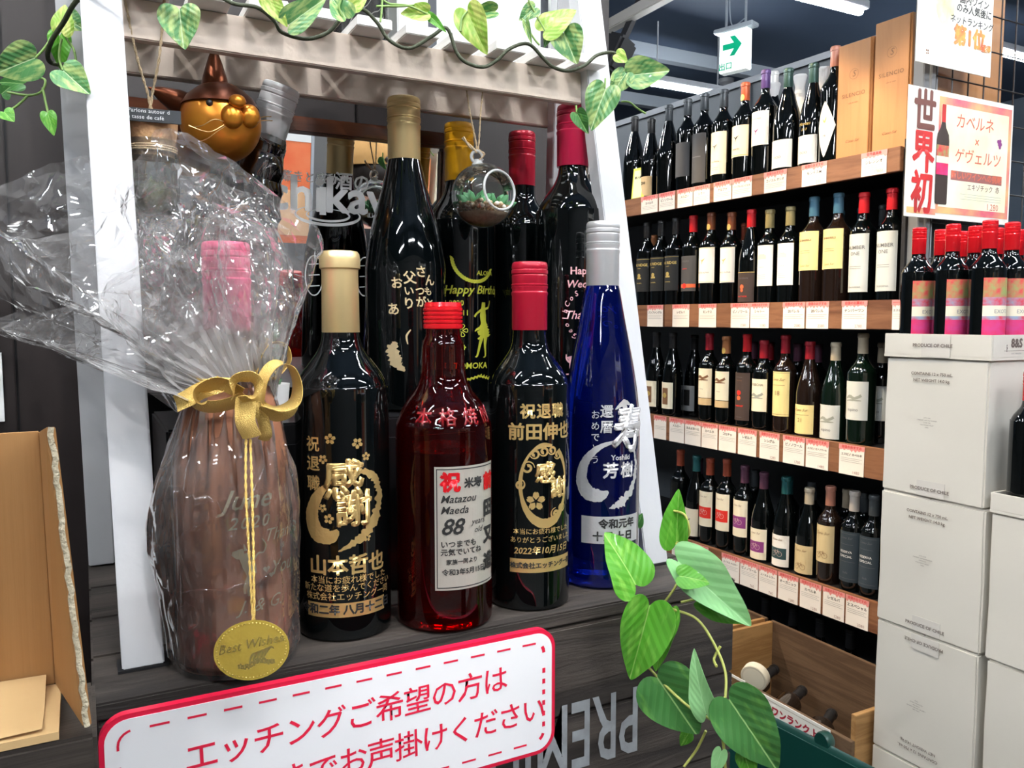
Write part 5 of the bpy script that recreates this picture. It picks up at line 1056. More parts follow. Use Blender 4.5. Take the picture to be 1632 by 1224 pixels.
CARDS = {0: [(1020, 1046, 'カベルネ', ''), (1048, 1073, 'ピノノワール', ''), (1077, 1101, 'メルロー', ''), (1102, 1128, 'シラー', ''), (1134, 1162, 'アルファ', ''), (1163, 1194, 'パープル エンジェル', ''), (1213, 1248, 'コノスル オシオ', ''), (1272, 1311, 'モンテスM', '200'), (1365, 1405, 'シレンシオ', '17800')],
         1: [(1032, 1057, 'ジンファンデル', ''), (1072, 1099, 'レゼルバ', ''), (1114, 1142, 'モンテス', ''), (1165, 1195, 'ピノノワール', '2280'), (1196, 1226, 'シャトー', '1180'), (1248, 1283, '20バレル', '2580'), (1285, 1321, '20バレル', '2580'), (1342, 1382, 'ナンバーワン', '2780'), (1422, 1438, 'エスピ', '')],
         2: [(1045, 1065, '', ''), (1070, 1094, 'メルロー', ''), (1095, 1121, 'カルメネール', ''), (1122, 1148, 'カベルネ', ''), (1150, 1178, 'コセチャ', ''), (1181, 1211, 'レゼルバ', ''), (1216, 1248, 'シングル', '1280'), (1254, 1289, 'ピノノワール', '1780'), (1291, 1328, 'エスピノ ピノノワール', '1480'), (1345, 1386, 'エスピノ カベルネ', '1480')],
         3: [(1077, 1097, '', ''), (1111, 1137, 'カベルネ', ''), (1159, 1188, 'コノスル メルロー', '760'), (1189, 1219, 'ピノノワール', '760'), (1220, 1250, 'コノスル シラー', '760'), (1252, 1285, 'オーガニック', '1280'), (1288, 1323, 'カベルネ', '1280'), (1326, 1362, 'レゼルバ', '1280'), (1364, 1402, 'エスペシャル', '2080')]}
ORD = ['first', 'second', 'third', 'fourth', 'fifth', 'sixth', 'seventh', 'eighth', 'ninth', 'tenth']
for tr, L_ in CARDS.items():
    for k, (a, b, nm, pr) in enumerate(L_):
        pcard(tr, a, b, nm, pr, 'white price card with pink banner, %s from the white post on the %s shelf edge' % (ORD[k], ['top', 'second', 'third', 'fourth'][tr]), ban={(0, 8): '世界最高峰', (1, 7): '自信のお薦め!!'}.get((tr, k), '自信のおすすめ'))
# yellow price sign
s, z = atG(1014, 285, .0)
t = empty('yellow_price_sign', tuple(gp(s, .0065, SURF[0] + .001)), (R_(-6), 0, GA - pi / 2 + .1), 'small yellow green price sign standing on the top shelf', 'sign')
link('card', box(-.035, .035, 0, .001, 0, .13), mat('lime_card', (.66, .72, .10), .5), t); link('inner_panel', box(-.028, .020, -.0005, 0, .01, .12), mat('pale_lime', (.80, .84, .50), .5), t); link('red_strip', box(.022, .033, -.0006, 0, .06, .125), PRM['red'], t)
link('lettering', flat(textmesh('新入荷', .012, .02), Matrix.Translation((-.004, -.0009, .09)) @ Mx), M_ink, t)

# =============================================================== END OF THE SHELF: posters and mesh
YE = 1.50
def poster(p_tl, p_tr, p_br, p_bl, Y): return [at(*q, Y=Y) for q in (p_tl, p_tr, p_br, p_bl)]
pc = poster((1449, 132), (1618, 168), (1606, 354), (1440, 349), 1.46)
cx_, cz_ = 2.199, 1.898; PWd, PHt = .468, .345
po = empty('wine_poster', (cx_, 1.46, cz_), (0, 0, 0), 'large poster with red 世界初 lettering and a wine bottle picture', 'poster')
po['label'] = 'large poster with tall red characters and a wine bottle picture'
link('sheet', box(-PWd / 2, PWd / 2, 0, .002, -PHt / 2, PHt / 2, .0005), mat('poster_white', (.84, .82, .76), .35), po)
F = lambda me, x, z, d=.0006: flat(me, Matrix.Translation((x, -d, z)) @ Mx)
M_pk = mat('poster_pink', (.72, .13, .20), .5, noise_col=(.78, .52, .22), nscale=9); M_py = mat('poster_pale_yellow', (.84, .80, .48), .5, noise_col=(.86, .84, .70), nscale=6)
link('panel', F(flatgrid(-.105, PWd / 2 - .008, -PHt / 2 + .016, PHt / 2 - .014, 1), 0, 0), M_pk, po)
link('panel', F(flatgrid(-.095, PWd / 2 - .022, -PHt / 2 + .034, PHt / 2 - .034, 1), 0, 0, .0009), M_py, po)
link('panel', F(flatgrid(-PWd / 2 + .008, -.105, -PHt / 2 + .010, -PHt / 2 + .026, 1), 0, 0), M_pk, po)
M_dr = mat('poster_dark_red', (.62, .03, .03), .5, noise_col=(.45, .03, .03), nscale=10); M_db = mat('poster_brown', (.16, .06, .05), .5)
for k, (c, m_) in enumerate((('世', M_db), ('界', M_dr), ('初', M_dr))):
    me = textmesh(c, .118, .030, xs=.80); link('lettering', F(me, -.165, .103 - k * .108, .0012), m_, po)
bt = lambda z0, z1, P_: F(fromdata([(r, z, 0) for r, z in P_] + [(-r, z, 0) for r, z in P_[::-1]], [tuple(range(2 * len(P_)))]), -.085, 0, .0016)
link('bottle_picture', bt(0, 0, [(.0235, -.132), (.026, -.128), (.027, .04), (.024, .058), (.012, .075), (.0085, .09)]), mat('poster_black', (.05, .035, .03), .4), po)
link('bottle_picture', bt(0, 0, [(.0085, .09), (.0085, .138)]), M_dr, po)
def rectF(x0, x1, z0, z1, d): return F(flatgrid(x0, x1, z0, z1, 2), 0, 0, d)
M_multi = mat('multicolour_print', (.66, .05, .07), .5, noise_col=(.30, .36, .13), nscale=48); M_mag = mat('magenta_print', (.66, .02, .09), .5, noise_col=(.60, .05, .22), nscale=30)
M_blp = mat('pale_blue_print', (.28, .36, .50), .5, noise_col=(.62, .06, .10), nscale=50)
link('bottle_picture', rectF(-.111, -.059, -.002, .028, .0020), M_multi, po); link('bottle_picture', rectF(-.111, -.059, -.020, -.002, .0020), LBM['cream'], po); link('bottle_picture', rectF(-.111, -.059, -.052, -.020, .0020), M_mag, po)
M_tr = mat('poster_text_red', (.66, .16, .10), .5)
for s_, sz, x, z in (('カベルネ', .044, .055, .098), ('×', .040, .065, .048), ('ゲヴェルツ', .043, .075, .004)):
    link('lettering', F(textmesh(s_, sz, .005, .08), x, z, .0014), M_tr, po)
link('stripe', rectF(-.045, .19, -.062, -.036, .0012), mat('poster_mauve', (.35, .14, .13), .5), po); link('lettering', F(textmesh('新しいワインへの挑戦', .0235, .03), .072, -.0485, .0016), M_tr, po)
link('lettering', F(textmesh('エキゾチック  赤', .020, .0), .105, -.078, .0014), M_db, po); link('lettering', F(textmesh('1,280', .026, .0), .150, -.128, .0014), M_tr, po)
link('text_lines', join(*[F(flatgrid(.0 + .02 * (k % 2), .19, -.098 - k * .007, -.0972 - k * .007, 1), 0, 0, .0013) for k in range(3)]), MATS['print_mist'], po)
link('grapes_picture', join(*[F(fromdata([(.006 * cos(a), .006 * sin(a), 0) for a in [q * pi / 5 for q in range(10)]], [tuple(range(10))]), .165 + dx, .062 + dz, .0014 + .0001 * i) for i, (dx, dz) in enumerate(((0, 0), (.009, .002), (.004, -.008), (.012, -.007), (.008, -.015)))]), PRM['purple'], po)
pt = empty('ranking_poster', (2.14, 1.452, 2.265), (0, 0, 0), 'white poster with gold ranking characters, above the larger poster', 'poster')
link('sheet', box(-.162, .162, 0, .002, -.135, .155, .0005), MATS['poster_white'], pt)
M_gt = mat('poster_gold', (.66, .42, .08), .4, noise_col=(.60, .14, .06), nscale=30)
link('lettering', F(textmesh('国内ワイン', .026, .015, .1), .075, .055, .0008), M_ink, pt); link('lettering', F(textmesh('のみ人気後に', .026, .015, .1), .075, .030, .0008), M_ink, pt)
link('lettering', F(textmesh('ネットランキング', .024, .012, .1), .068, -.002, .0008), M_ink, pt); link('lettering', F(textmesh('第1位', .056, .05), .060, -.045, .0008), M_gt, pt); link('lettering', F(textmesh('獲得', .022, .04), .135, -.062, .0010), M_gt, pt)
gl_ = F(fromdata([(.040 * cos(a), .055 * sin(a), 0) for a in [q * pi / 12 for q in range(24)]], [tuple(range(24))]), -.050, .030, .0006); link('glass_picture', gl_, mat('pale_gold_print2', (.80, .74, .32), .5, noise_col=(.84, .82, .62), nscale=20), pt)
link('lettering', F(textmesh('●■\n▲●', .007, 0), -.118, -.105, .0008), PRM['brown'], pt)
mg = empty('wire_mesh_panel', (2.45, 1.492, 0), (0, 0, 0), 'dark wire mesh panel on the end of the wine shelf', 'mesh panel')
M_wire = mat('dark_wire', (.05, .045, .045), .4, metal=.4)
for k in range(10): link('wire', tube([(-.33 + k * .072, 0, 1.0), (-.33 + k * .072, 0, 2.62)], .0022, 6, 1), M_wire, mg)
for k in range(17): link('wire', tube([(-.34, -.004, 1.02 + k * .10), (.34, -.004, 1.02 + k * .10)], .0022, 6, 1), M_wire, mg)
link('frame_post', box(.335, .36, -.012, .012, 0, 2.66, .002), MATS['grey_post'], mg); link('frame_post', box(-.365, -.345, -.012, .008, 0, 2.66, .002), MATS['grey_post'], mg)
# brown end board behind the mesh
link('end_board', box(.10, .46, -.008, .012, 1.95, 2.50, .002), M_gw, ws)

# =============================================================== WHITE CARTONS AND PROMOTION BOTTLES
def carton(x0, x1, y0, y1, z0, z1, label, texts=True, flip=False, tray=False, bev=.004, rot=0):
    cx, cy = (x0 + x1) / 2, (y0 + y1) / 2
    t = empty('wine_carton', (cx, cy, z0), (0, 0, R_(rot)), label, 'carton', 'white wine cartons'); a, b = (x1 - x0) / 2, (y1 - y0) / 2; h = z1 - z0
    if tray:
        w_ = .004
        link('tray_base', box(-a, a, -b, b, 0, .006), M_card, t)
        for q in ((-a, -a + w_, -b, b), (a - w_, a, -b, b), (-a + w_, a - w_, -b, -b + w_), (-a + w_, a - w_, b - w_, b)): link('side_panel', box(*q, .006, h, .001), M_card, t)
    else:
        me = box(-a, a, -b, b, 0, h, bev); bm = bmesh.new(); bm.from_mesh(me); bmesh.ops.subdivide_edges(bm, edges=[e for e in bm.edges if e.calc_length() > .1], cuts=7, use_grid_fill=True)
        for v_ in bm.verts: v_.co += Vector((noise.noise(v_.co * 7 + Vector((0, 0, z0 * 9))), noise.noise(v_.co * 7 + Vector((5, 0, z0 * 9))), 0)) * .0022
        bm.to_mesh(me); bm.free(); autosmooth(me, 40); link('carton', me, M_card, t)
        link('flap_seam', box(-a - .0006, a + .0006, -.001, .001, h - .0005, h + .0006), mat('seam_brown', (.30, .26, .22), .8), t)  # thin brown line along the top flap joint
    My = Matrix.Rotation(-pi / 2, 4, 'Z') @ Mx   # text on the -X face
    fl = Matrix.Rotation(pi, 4, 'Z') if flip else Matrix.Identity(4)
    T = lambda s_, sz, y, z, b_=.015: link('lettering', flat(textmesh(s_, sz, b_), Matrix.Translation((-a - .0028, y, z)) @ My @ fl), mat('carton_ink', (.13, .10, .09), .6), t)
    tape = lambda z0_, z1_: link('tape', box(-a - .0022, -a - .0016, -.038, .032, z0_, z1_), mat('clear_tape', (.60, .57, .53), .25), t)
    if tray: T('PRODUCE OF CHILE', .0108, .005, h * .52); tape(.002, h - .002)
    elif texts:
        g_ = (lambda z: h - z) if flip else (lambda z: z)
        z_ = sorted((g_(.004), g_(.040))); tape(*z_)
        T('PRODUCE OF CHILE', .0108, 0, g_(.020)); T('CONTAINS 12 x 750 mL.', .0098, .005, g_(h - .036)); T('NET WEIGHT 14,0 kg.', .0098, .005, g_(h - .051))
        for k, s_ in enumerate(('LOTE 12345', 'CABERNET GEWURZTRAMINER', 'CONO SUR', 'COLCHAGUA VALLEY', 'CHILE')): T(s_, .0035, .012, g_(h - .138 - k * .0055), .0)
    return t
XC = 1.72
pal = tag(link('pallet', join(*[box(XC - .01, XC + .36, .77 + k * .13, .86 + k * .13, .04, .06) for k in range(5)], *[box(XC + q, XC + q + .05, .77, 1.38, 0, .04) for q in (0, .15, .29)]), woodmat('pallet_wood', (.25, .17, .10), (.38, .28, .18), .7, axis=0)), 'low wooden pallet under the white cartons', 'pallet')
carton(XC, XC + .34, 1.054, 1.312, .0605, .384, 'white carton at the foot of the taller stack')
carton(XC, XC + .34, 1.052, 1.311, .385, .709, 'upside-down printed white carton, third from the top tray', flip=True)
carton(XC, XC + .34, 1.053, 1.312, .710, 1.034, 'white carton in the middle of the taller stack', rot=.5)
carton(XC, XC + .34, 1.056, 1.310, 1.035, 1.359, 'white carton directly under the cut-down top tray', rot=-.4)
tr1 = carton(XC - .004, XC + .344, 1.052, 1.314, 1.360, 1.415, 'cut-down white tray carton holding the red-capped bottles', tray=True)
link('printed_figure', flat(join(stroke([(-.055, .006), (-.0555, .018)], [.0008, .001], sub=3), stroke([(-.0555, .018), (-.053, .012)], [.0006, .0005], sub=3), fromdata([(-.0555 + .0016 * cos(a), .0205 + .0016 * sin(a), 0) for a in [q * pi / 4 for q in range(8)]], [tuple(range(8))])), Matrix.Translation((-.065, -.1315, .012)) @ Mx), MATS['carton_ink'], tr1)
link('lettering', flat(textmesh('8&S', .026, .05), Matrix.Translation((-.085, -.1315, .036)) @ Mx), MATS['carton_ink'], tr1)
link('lettering', flat(textmesh('AVIST FERIODRE', .005, .0), Matrix.Translation((-.085, -.1315, .014)) @ Mx), M_grey, tr1)
link('ruled_line', flat(flatgrid(-.13, -.02, .020, .0208, 1), Matrix.Translation((0, -.1315, 0)) @ Mx), MATS['carton_ink'], tr1)
carton(XC - .002, XC + .338, .782, 1.036, .0605, .384, 'white carton at the foot of the lower stack', texts=False)
carton(XC + .002, XC + .342, .780, 1.036, .385, .709, 'white carton in the middle of the lower stack', texts=False, rot=.6)
carton(XC, XC + .34, .780, 1.038, .710, 1.034, 'topmost closed white carton of the lower stack', texts=False)
carton(XC - .003, XC + .343, .778, 1.040, 1.035, 1.078, 'low white tray carton on the lower stack', tray=True)
def promo(x, y, z, desc, side=False):
    H = .298; t = empty('promotion_wine_bottle', (x, y, z), (0, 0, R_(-8) if not side else R_(10)), desc, 'bottle', 'red-capped bottles on the white cartons'); R = .0365
    o = bpy.data.objects.new('glass', shared('bordeaux', R, H, 'b', M_black)); COL.objects.link(o); o.parent = t
    if 'sc' not in CMESH: m_ = screwcap(.0155, H - .062, H); m_.materials.append(M_redcap); CMESH['sc'] = m_
    o = bpy.data.objects.new('screw_cap', CMESH['sc']); COL.objects.link(o); o.parent = t
    if 'l1' not in CMESH:
        for k_, (v0, v1, m_) in {'l1': (.125, .172, M_multi), 'l2': (.108, .130, M_blp), 'l3': (.088, .112, LBM['cream']), 'l4': (.080, .089, MATS['pale_blue_print']), 'l5': (.035, .081, M_mag)}.items():
            m2 = wrap(flatgrid(-R * R_(62), R * R_(62), v0, v1, 16), R, 0, 0, .0003 + .0001 * int(k_[1])); m2.materials.append(m_); CMESH[k_] = m2
        m2 = wrap(textmesh('EXOTIC', .012, .0), R, .004, .099, .0012); m2.materials.append(M_grey); CMESH['l6'] = m2
    for k_ in ('l1', 'l2', 'l3', 'l4', 'l5', 'l6'):
        o = bpy.data.objects.new('label' if k_ != 'l6' else 'lettering', CMESH[k_]); COL.objects.link(o); o.parent = t
    if side: link('back_label', wrap(flatgrid(-.006, .006, .06, .16, 3), R, -.066 + .04, 0, .001), M_paper, t)
names = []
for i, x in enumerate((XC + .045, XC + .127, XC + .209, XC + .291)):
    for j, y in enumerate((1.268, 1.183, 1.098)):
        rowd = ['front row facing the aisle', 'second row from the aisle', 'third row from the aisle', 'fourth row from the aisle'][i]; cold = ['far end', 'middle', 'near end'][j]
        promo(x, y, 1.3665, 'red-capped bottle with magenta label in the tray, %s, %s' % (rowd, cold))
promo(XC + .047, .995, 1.0415, 'red-capped bottle standing in the lower tray', side=True)
promo(XC + .13, .995, 1.0415, 'red-capped bottle behind the first one in the lower tray', side=True)

# =============================================================== LOW CRATES, CARDS, BASKET
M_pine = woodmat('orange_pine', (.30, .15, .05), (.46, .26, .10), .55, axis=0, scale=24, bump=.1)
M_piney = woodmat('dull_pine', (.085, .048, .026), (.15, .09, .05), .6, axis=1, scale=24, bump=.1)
def floorcrate(y0, y1, label, xf=1.66, xb=1.98, z1=.395, zb=.46):
    t = empty('floor_crate', ((xf + xb) / 2, (y0 + y1) / 2, 0), (0, 0, 0), label, 'crate'); a, b = (xb - xf) / 2, (y1 - y0) / 2
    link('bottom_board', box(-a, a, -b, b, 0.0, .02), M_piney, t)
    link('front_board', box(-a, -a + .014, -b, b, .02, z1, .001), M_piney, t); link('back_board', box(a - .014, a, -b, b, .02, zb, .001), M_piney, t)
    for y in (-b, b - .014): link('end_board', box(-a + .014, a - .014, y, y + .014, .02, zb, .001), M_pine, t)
    return t
floorcrate(1.325, 1.90, 'near pine floor crate with bottles lying in it')
floorcrate(1.92, 2.75, 'far pine floor crate beyond the near one')
for k, (y, z, q) in enumerate(((1.80, .285, .2), (1.66, .265, .1), (1.52, .245, .15))):
    t = empty('wine_bottle', (1.705, y, z), (0, R_(82), R_(12 + 5 * k)), ['dark bottle lying in the near floor crate, farthest from the cartons', 'middle dark bottle lying in the near floor crate', 'dark bottle lying in the near floor crate, closest to the cartons'][k], 'bottle', 'bottles lying in the floor crate')
    o = bpy.data.objects.new('glass', shared('bordeaux', .0375, .25, 'b', M_brownglass)); COL.objects.link(o); o.parent = t
    o = bpy.data.objects.new('capsule', shared('bordeaux', .0375, .25, 'c', CM['black'])); COL.objects.link(o); o.parent = t
def fcard(y0, y1, z0, z1, label, x=1.655, col=None):
    t = empty('promotion_card', (x, (y0 + y1) / 2, z0), (0, R_(-3), 0), label, 'sign'); a = (y1 - y0) / 2
    link('card', box(-.002, 0, -a, a, 0, z1 - z0, .0004), MATS['poster_white'], t); return t, a, z1 - z0
My = Matrix.Rotation(-pi / 2, 4, 'Z') @ Mx
t, a, h = fcard(1.375, 1.665, .20, .408, 'white card with dark red handwriting on the near floor crate')
G = lambda me, y, z, d=.0024: flat(me, Matrix.Translation((-d, y, z)) @ My)
link('border', join(*[G(flatgrid(*q, 1), 0, 0) for q in ((-a + .007, a - .007, h - .010, h - .009), (-a + .007, -a + .008, 0, h - .010), (a - .008, a - .007, 0, h - .010))]), PRM['brown'], t)
M_wr = mat('wine_red_ink', (.38, .01, .03), .5)
link('lettering', G(textmesh('これぞワンランク上の', .027, .045), .0, h - .035), M_wr, t); link('lettering', G(textmesh('旨い極上ワインセット', .022, .02), .0, h - .068), PRM['brown'], t)
t, a, h = fcard(1.675, 2.00, .20, .415, 'card with red and white characters on a brown ground, by far crate')
link('ground', G(flatgrid(-a + .008, a - .008, .01, h - .008, 1), 0, 0, .0022), mat('card_brown', (.16, .08, .03), .5), t)
link('stripe', G(flatgrid(-a + .010, a - .012, h - .052, h - .040, 1), 0, 0, .0026), LBM['tan'], t)
link('lettering', G(textmesh('ワインアドバイザー金賞', .020, .05), .0, h - .026, .0026), M_paper, t)
link('lettering', G(textmesh('旨いと実感しました', .0285, .10), -.0, h - .072, .0026), M_paper, t); link('lettering', G(textmesh('旨いと実感しました', .0285, .03), .0, h - .072, .0032), PRM['red'], t)
link('lettering', G(textmesh('掘り出し物の逸品', .026, .04), .0, h - .105, .0028), M_paper, t)
tape_ = empty('tape_roll', (1.695, 1.70, .435), (0, 0, 0), 'round cream tape roll behind the brown card', 'tape roll')
link('roll', lathe([(.024, -.014), (.038, -.014), (.040, -.012), (.040, .012), (.038, .014), (.024, .014), (.024, -.014)], 32), mat('cream_tape', (.66, .60, .46), .5), tape_, rot=(0, R_(80), .4), loc=(.012, 0, -.03))
link('label_ring', lathe([(.027, .0143), (.032, .0143), (.032, .0146), (.027, .0146)], 32), LBM['cream'], tape_, rot=(0, R_(-100), .4), loc=(.012, 0, -.03))
# green basket
M_bk = mat('dark_green_plastic', (.006, .045, .036), .3, coat=.3)
bk = empty('shopping_basket', (1.325, 1.075, -.006), (R_(-3.0), 0, 0), 'dark green plastic shopping basket bin with rolled rim', 'basket')
def ringrect(a, b, r, z, n=8): return [(x, y, z) for x, y in rrect(2 * a, 2 * b, r, n)]
prof_ = [(.145, .36, 0), (.17, .40, .46), (.180, .412, .475), (.186, .418, .470), (.188, .42, .455), (.184, .416, .452), (.174, .405, .46), (.165, .392, .462), (.142, .352, .012)]
v, f = [], []
for a, b, z in prof_: v += ringrect(a, b, .06, z)
n = len(v) // len(prof_)
for j in range(len(prof_) - 1):
    for i in range(n): k = (i + 1) % n; f.append((j * n + i, j * n + k, (j + 1) * n + k, (j + 1) * n + i))
f.append(tuple(range(n))[::-1]); f.append(tuple((len(prof_) - 1) * n + i for i in range(n)))
me = fromdata(v, f); autosmooth(me, 40); link('tub', me, M_bk, bk)
link('handle_hinge', join(lathe([(.0005, -.012), (.020, -.012), (.022, -.008), (.022, .008), (.020, .012), (.0005, .012)], 20)), M_bk, bk, loc=(.186, .18, .475), rot=(0, pi / 2, 0))
0 and link('handle', tube([(-.178, .02, .480), (-.170, .20, .502), (-.120, .385, .508), (0, .42, .508), (.120, .385, .508), (.17, .20, .502), (.178, .02, .480)], .008, 8), M_bk, bk)

# =============================================================== OPEN CARDBOARD BOX, LEFT
M_kr = mat('kraft_cardboard', (.32, .155, .05), .75, noise_col=(.36, .185, .065), nscale=6, stretch=(9, 1, .3), bump=.15, bscale=40)
M_krl = mat('pale_kraft_sheet', (.56, .37, .17), .8, bump=.2, bscale=60)
Yb = .50; zb = 1.195
p1 = at(62, 688, Y=Yb); zb = at(88, 1090, Y=Yb).z
fr0 = at(132, 1158, Z=zb); fl_top = at(73, 681, Y=.44)
xr0 = at(88, 1090, Y=Yb).x; xr1 = fr0.x
cbx = empty('cardboard_box', (-.25, (Yb + fr0.y) / 2, zb), label='open brown cardboard display box left of the white stand', cat='box')
def L2(p): return tuple(Vector(p) - cbx.location)
th = .004; zt2 = p1.z; xl = -.48; xr = xr1
link('back_panel', hexa([L2(q) for q in ((xl, Yb, zb), (xr0, Yb, zb), (xr0, Yb + th, zb), (xl, Yb + th, zb), (xl, Yb, zt2), (p1.x, Yb, zt2), (p1.x, Yb + th, zt2), (xl, Yb + th, zt2))], .0004), M_kr, cbx)
q0 = fr0; q1 = at(73, 681, Y=Yb - .055)
link('side_panel', hexa([L2(q) for q in ((q0.x, q0.y, zb), (q0.x + th, q0.y, zb), (xr0 + th, Yb + th, zb), (xr0, Yb, zb), (q1.x, q1.y, q1.z), (q1.x + th, q1.y, q1.z), (p1.x + th, Yb + th, zt2), (p1.x, Yb, zt2))], .0004), M_kr, cbx)
edge = []; rnd = random.Random(9)
for k in range(40):
    u = k / 39; e0 = Vector(q0).lerp(Vector(q1), u) + Vector((th / 2, -.0005, 0)); edge.append(Vector(L2(e0)) + Vector((rnd.uniform(-.0006, .0006), rnd.uniform(-.001, .0004), 0)))
link('torn_edge', tube(edge, .0015, 6, 1), mat('torn_cardboard', (.48, .42, .30), .9, bump=1, bscale=500), cbx)
link('bottom_panel', box(xl + .25, xr0 + .25 + .003, q0.y - cbx.location.y, Yb - cbx.location.y, -.004, 0), M_krl, cbx)
v, f = [], []
for i in range(17):
    for j in range(9):
        x = xl + (xr0 - .004 - xl) * i / 16; y = q0.y + .002 + (Yb - q0.y - .003) * j / 8
        zz = .0015 + .016 * max(0, j / 8 - .55) ** 1.2 * (1 + .5 * noise.noise(Vector((i * .5, j * .3, 0)))) + .0012 * noise.noise(Vector((i * .9, j * .9, 4)))
        v.append((x + .25, y - cbx.location.y, max(zz, .0006)))
for i in range(16):
    for j in range(8): a = i * 9 + j; f.append((a, a + 9, a + 10, a + 1))
pm = fromdata(v, f); autosmooth(pm, 60); link('torn_liner', pm, M_krl, cbx)
sup = tag(link('support_plinth', box(-.60, xr1 + .006, q0.y - .002, Yb + .006, .84, zb - .0045, .002), M_tb), 'dark brown plinth under the cardboard box', 'plinth')
wcard = tag(link('wall_card', box(-.17, at(4, 600, Y=.962).x, .962, .9645, at(0, 672, Y=.962).z, at(0, 562, Y=.962).z), M_paper), 'small white card on the dark wall left of the stand', 'card')

# =============================================================== WHAT THE MIRROR SHOWS (behind the photographer's place)
n_m = Vector((0, -cos(MT), -sin(MT)))
def refl(px_, py_, dist):
    r = ray(px_, py_).normalized(); k = ((MO - EYE).dot(n_m)) / r.dot(n_m); h = EYE + r * k; d = r - n_m * 2 * r.dot(n_m); return h + d.normalized() * (dist - (h - EYE).length)
hd = refl(596, 250, 2.75)
pn = empty('person', (hd.x, hd.y, 0), (0, 0, R_(-20)), 'person in black clothes and tan cap seen from behind in the mirror', 'person')
def skin(name, verts, edges, radii, m, sub=2):
    me = bpy.data.meshes.new(name); me.from_pydata(verts, edges, []); o = bpy.data.objects.new(name, me); COL.objects.link(o)
    sm = o.modifiers.new('s', 'SKIN'); ss = o.modifiers.new('ss', 'SUBSURF'); ss.levels = sub; ss.render_levels = sub
    for i, r in enumerate(radii): me.skin_vertices[0].data[i].radius = (r, r) if not isinstance(r, tuple) else r
    me.skin_vertices[0].data[0].use_root = True
    dg = bpy.context.evaluated_depsgraph_get(); m2 = bpy.data.meshes.new_from_object(o.evaluated_get(dg)); bpy.data.objects.remove(o); m2.materials.clear()
    return link(name, m2, m, pn, smooth=True)
hz = hd.z; K = hz / 1.655
M_skin = mat('skin', (.62, .36, .26), .5, sss=.1); M_cl = mat('black_cloth', (.006, .006, .007), .9); M_hair = mat('dark_hair', (.015, .010, .008), .4)
V = [(0, 0, .92), (0, 0, 1.08), (0, -.01, 1.22), (0, 0, 1.36), (0, 0, 1.43), (0, -.01, 1.50), (0, -.02, 1.585), (0, -.025, 1.66),
     (.17, .0, 1.375), (.22, .0, 1.12), (.20, -.12, .95), (-.17, 0, 1.375), (-.22, 0, 1.12), (-.20, -.12, .95),
     (.095, 0, .86), (.10, -.01, .47), (.10, .02, .08), (-.095, 0, .86), (-.10, -.01, .47), (-.10, .02, .08), (.10, -.12, .03), (-.10, -.12, .03), (.18, -.19, .93), (-.18, -.19, .93)]
E_ = [(0, 1), (1, 2), (2, 3), (3, 4), (4, 5), (5, 6), (6, 7), (3, 8), (8, 9), (9, 10), (3, 11), (11, 12), (12, 13), (0, 14), (14, 15), (15, 16), (0, 17), (17, 18), (18, 19), (16, 20), (19, 21), (10, 22), (13, 23)]
Rr = [(.16, .11), (.14, .10), (.16, .11), (.15, .09), .055, .052, (.075, .088), (.06, .07), .055, .042, .028, .055, .042, .028, .085, .06, .045, .085, .06, .045, .035, .035, .03, .03]
body = skin('body', [(x * K, y * K, z * K) for x, y, z in V], E_, Rr, M_skin)
cv = [(x * K, y * K, z * K) for x, y, z in V]
cl_i = [0, 1, 2, 3, 4, 8, 9, 10, 11, 12, 13, 14, 15, 16, 17, 18, 19, 20, 21]; mp2 = {q: i for i, q in enumerate(cl_i)}
skin('black_clothing', [cv[i] for i in cl_i], [(mp2[a], mp2[b]) for a, b in E_ if a in mp2 and b in mp2], [tuple(q * 1.14 for q in Rr[i]) if isinstance(Rr[i], tuple) else Rr[i] * (1.2 if i != 4 else 1.02) for i in cl_i], M_cl)
hr = sphere(.088, 24, 16, c=(0, .012 * K, 1.605 * K), sc=(.95, 1.02, 1.0)); link('hair', hr, M_hair, pn); link('hair_bun', sphere(.038, 16, 10, c=(.03, .10, 1.56 * K)), M_hair, pn)
cp = lathe([(.097, 0), (.099, .02), (.092, .055), (.065, .083), (.03, .093), (.0005, .095)], 32); M_cap = mat('tan_cap_cloth', (.55, .30, .10), .85, bump=.4, bscale=80)
link('cap', cp, M_cap, pn, loc=(0, 0, 1.625 * K), rot=(.12, 0, 0)); link('cap_opening', sphere(.028, 16, 8, sc=(1.1, .25, .5)), M_hair, pn, loc=(0, .094, 1.650 * K))
link('cap_brim', plate([(.085 * cos(a), -.05 - .115 * max(0, sin(a))) for a in [q * pi / 12 for q in range(13)]], 0, .004), M_cap, pn, loc=(0, -.02, 1.625 * K), rot=(.12, 0, 0))
for s in (-1, 1): link('ear', sphere(.016, 10, 8, sc=(.4, .9, 1.3)), M_skin, pn, loc=(.083 * s, -.012, 1.60 * K))
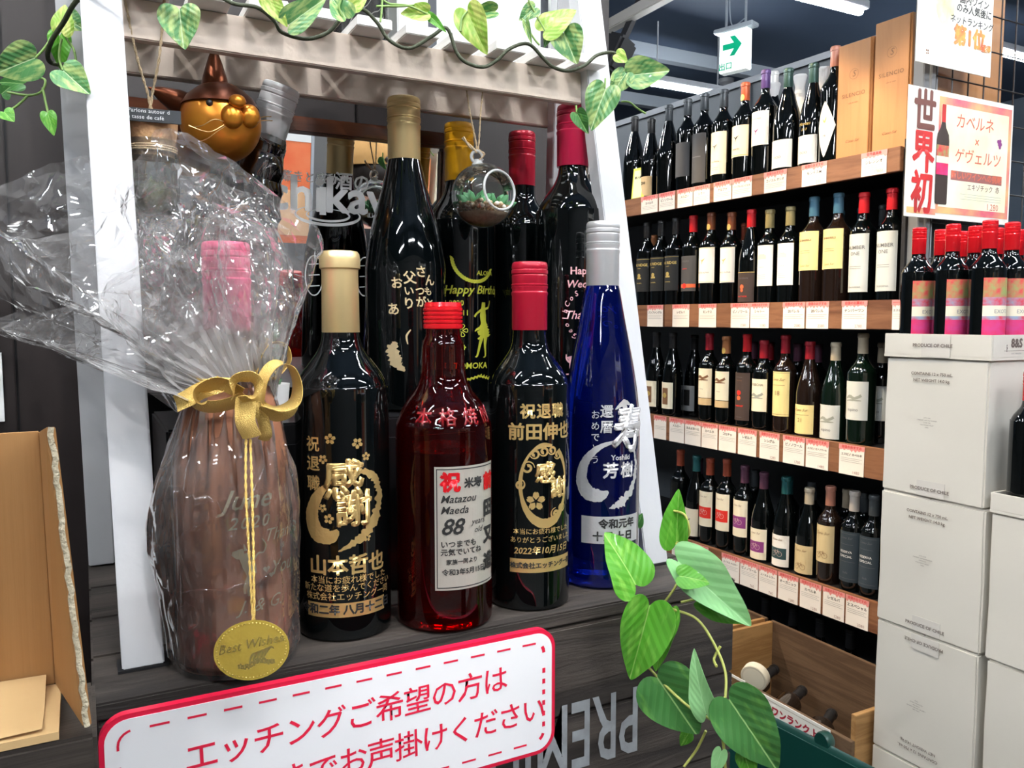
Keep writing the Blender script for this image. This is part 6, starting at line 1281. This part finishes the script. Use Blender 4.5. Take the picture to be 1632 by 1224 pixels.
link('nose', sphere(.013, 10, 8, sc=(.8, 1, 1.2)), M_skin, pn, loc=(0, -.112, 1.585 * K))
for s in (-1, 1): link('eye', sphere(.010, 10, 8), M_ink, pn, loc=(.03 * s, -.098, 1.605 * K))
link('mouth', sphere(.018, 10, 8, sc=(1, .3, .3)), mat('lips', (.45, .15, .12), .5), pn, loc=(0, -.098, 1.555 * K))
op = refl(484, 270, 3.3)
bn = empty('orange_banner', (.722, op.y, 0), (0, 0, R_(180)), 'orange and white sale banner on a stand, seen only in the mirror', 'banner')
link('cloth', box(-.075, .075, -.003, .003, op.z - .28, op.z + .22), mat('orange_cloth', (.72, .12, .04), .6, noise_col=(.80, .25, .10), nscale=4), bn); link('white_header', box(-.075, .075, -.005, .005, op.z + .10, op.z + .22), M_paper, bn); link('lower_panel', box(-.075, .075, -.005, .005, op.z - .25, op.z - .08), mat('peach_panel', (.75, .45, .25), .6), bn)
link('pole', box(-.087, -.076, -.006, .006, 0, op.z + .26), M_fix, bn); link('foot', box(-.12, .10, -.12, .12, 0, .02), M_fix, bn)
ow = refl(675, 290, 3.6)
wsf = empty('goods_rack', (ow.x + .25, ow.y, 0), (0, 0, 0), 'white goods rack seen only in the mirror', 'rack')
for z in (.4, .9, 1.4, 1.9): link('shelf_board', box(-.45, .45, -.2, .2, z, z + .03), M_paper, wsf)
for x in (-.45, .43): link('upright', box(x, x + .02, -.2, .2, 0, 2.1), M_paper, wsf)
link('back_panel', box(-.45, .45, -.21, -.2, 0, 2.1), M_card, wsf)
rnd = random.Random(11)
for q, z in enumerate((.43, .93, 1.43)):
    for k in range(5): tag(link('packet', box(-.07, .07, -.05, .05, 0, .22 + .1 * rnd.random(), .004), mat('packet_%d' % (k % 3), [(.70, .25, .10), (.75, .70, .55), (.5, .08, .06)][k % 3], .5), loc=(wsf.location.x - .33 + k * .165, wsf.location.y + .05, z + .0005)), '%s packet on the goods rack, %s from its end on the %s board' % (['orange', 'cream', 'dark red'][k % 3], ORD[k], ['lowest', 'middle', 'top'][q]), 'packet', 'packets on the goods rack')
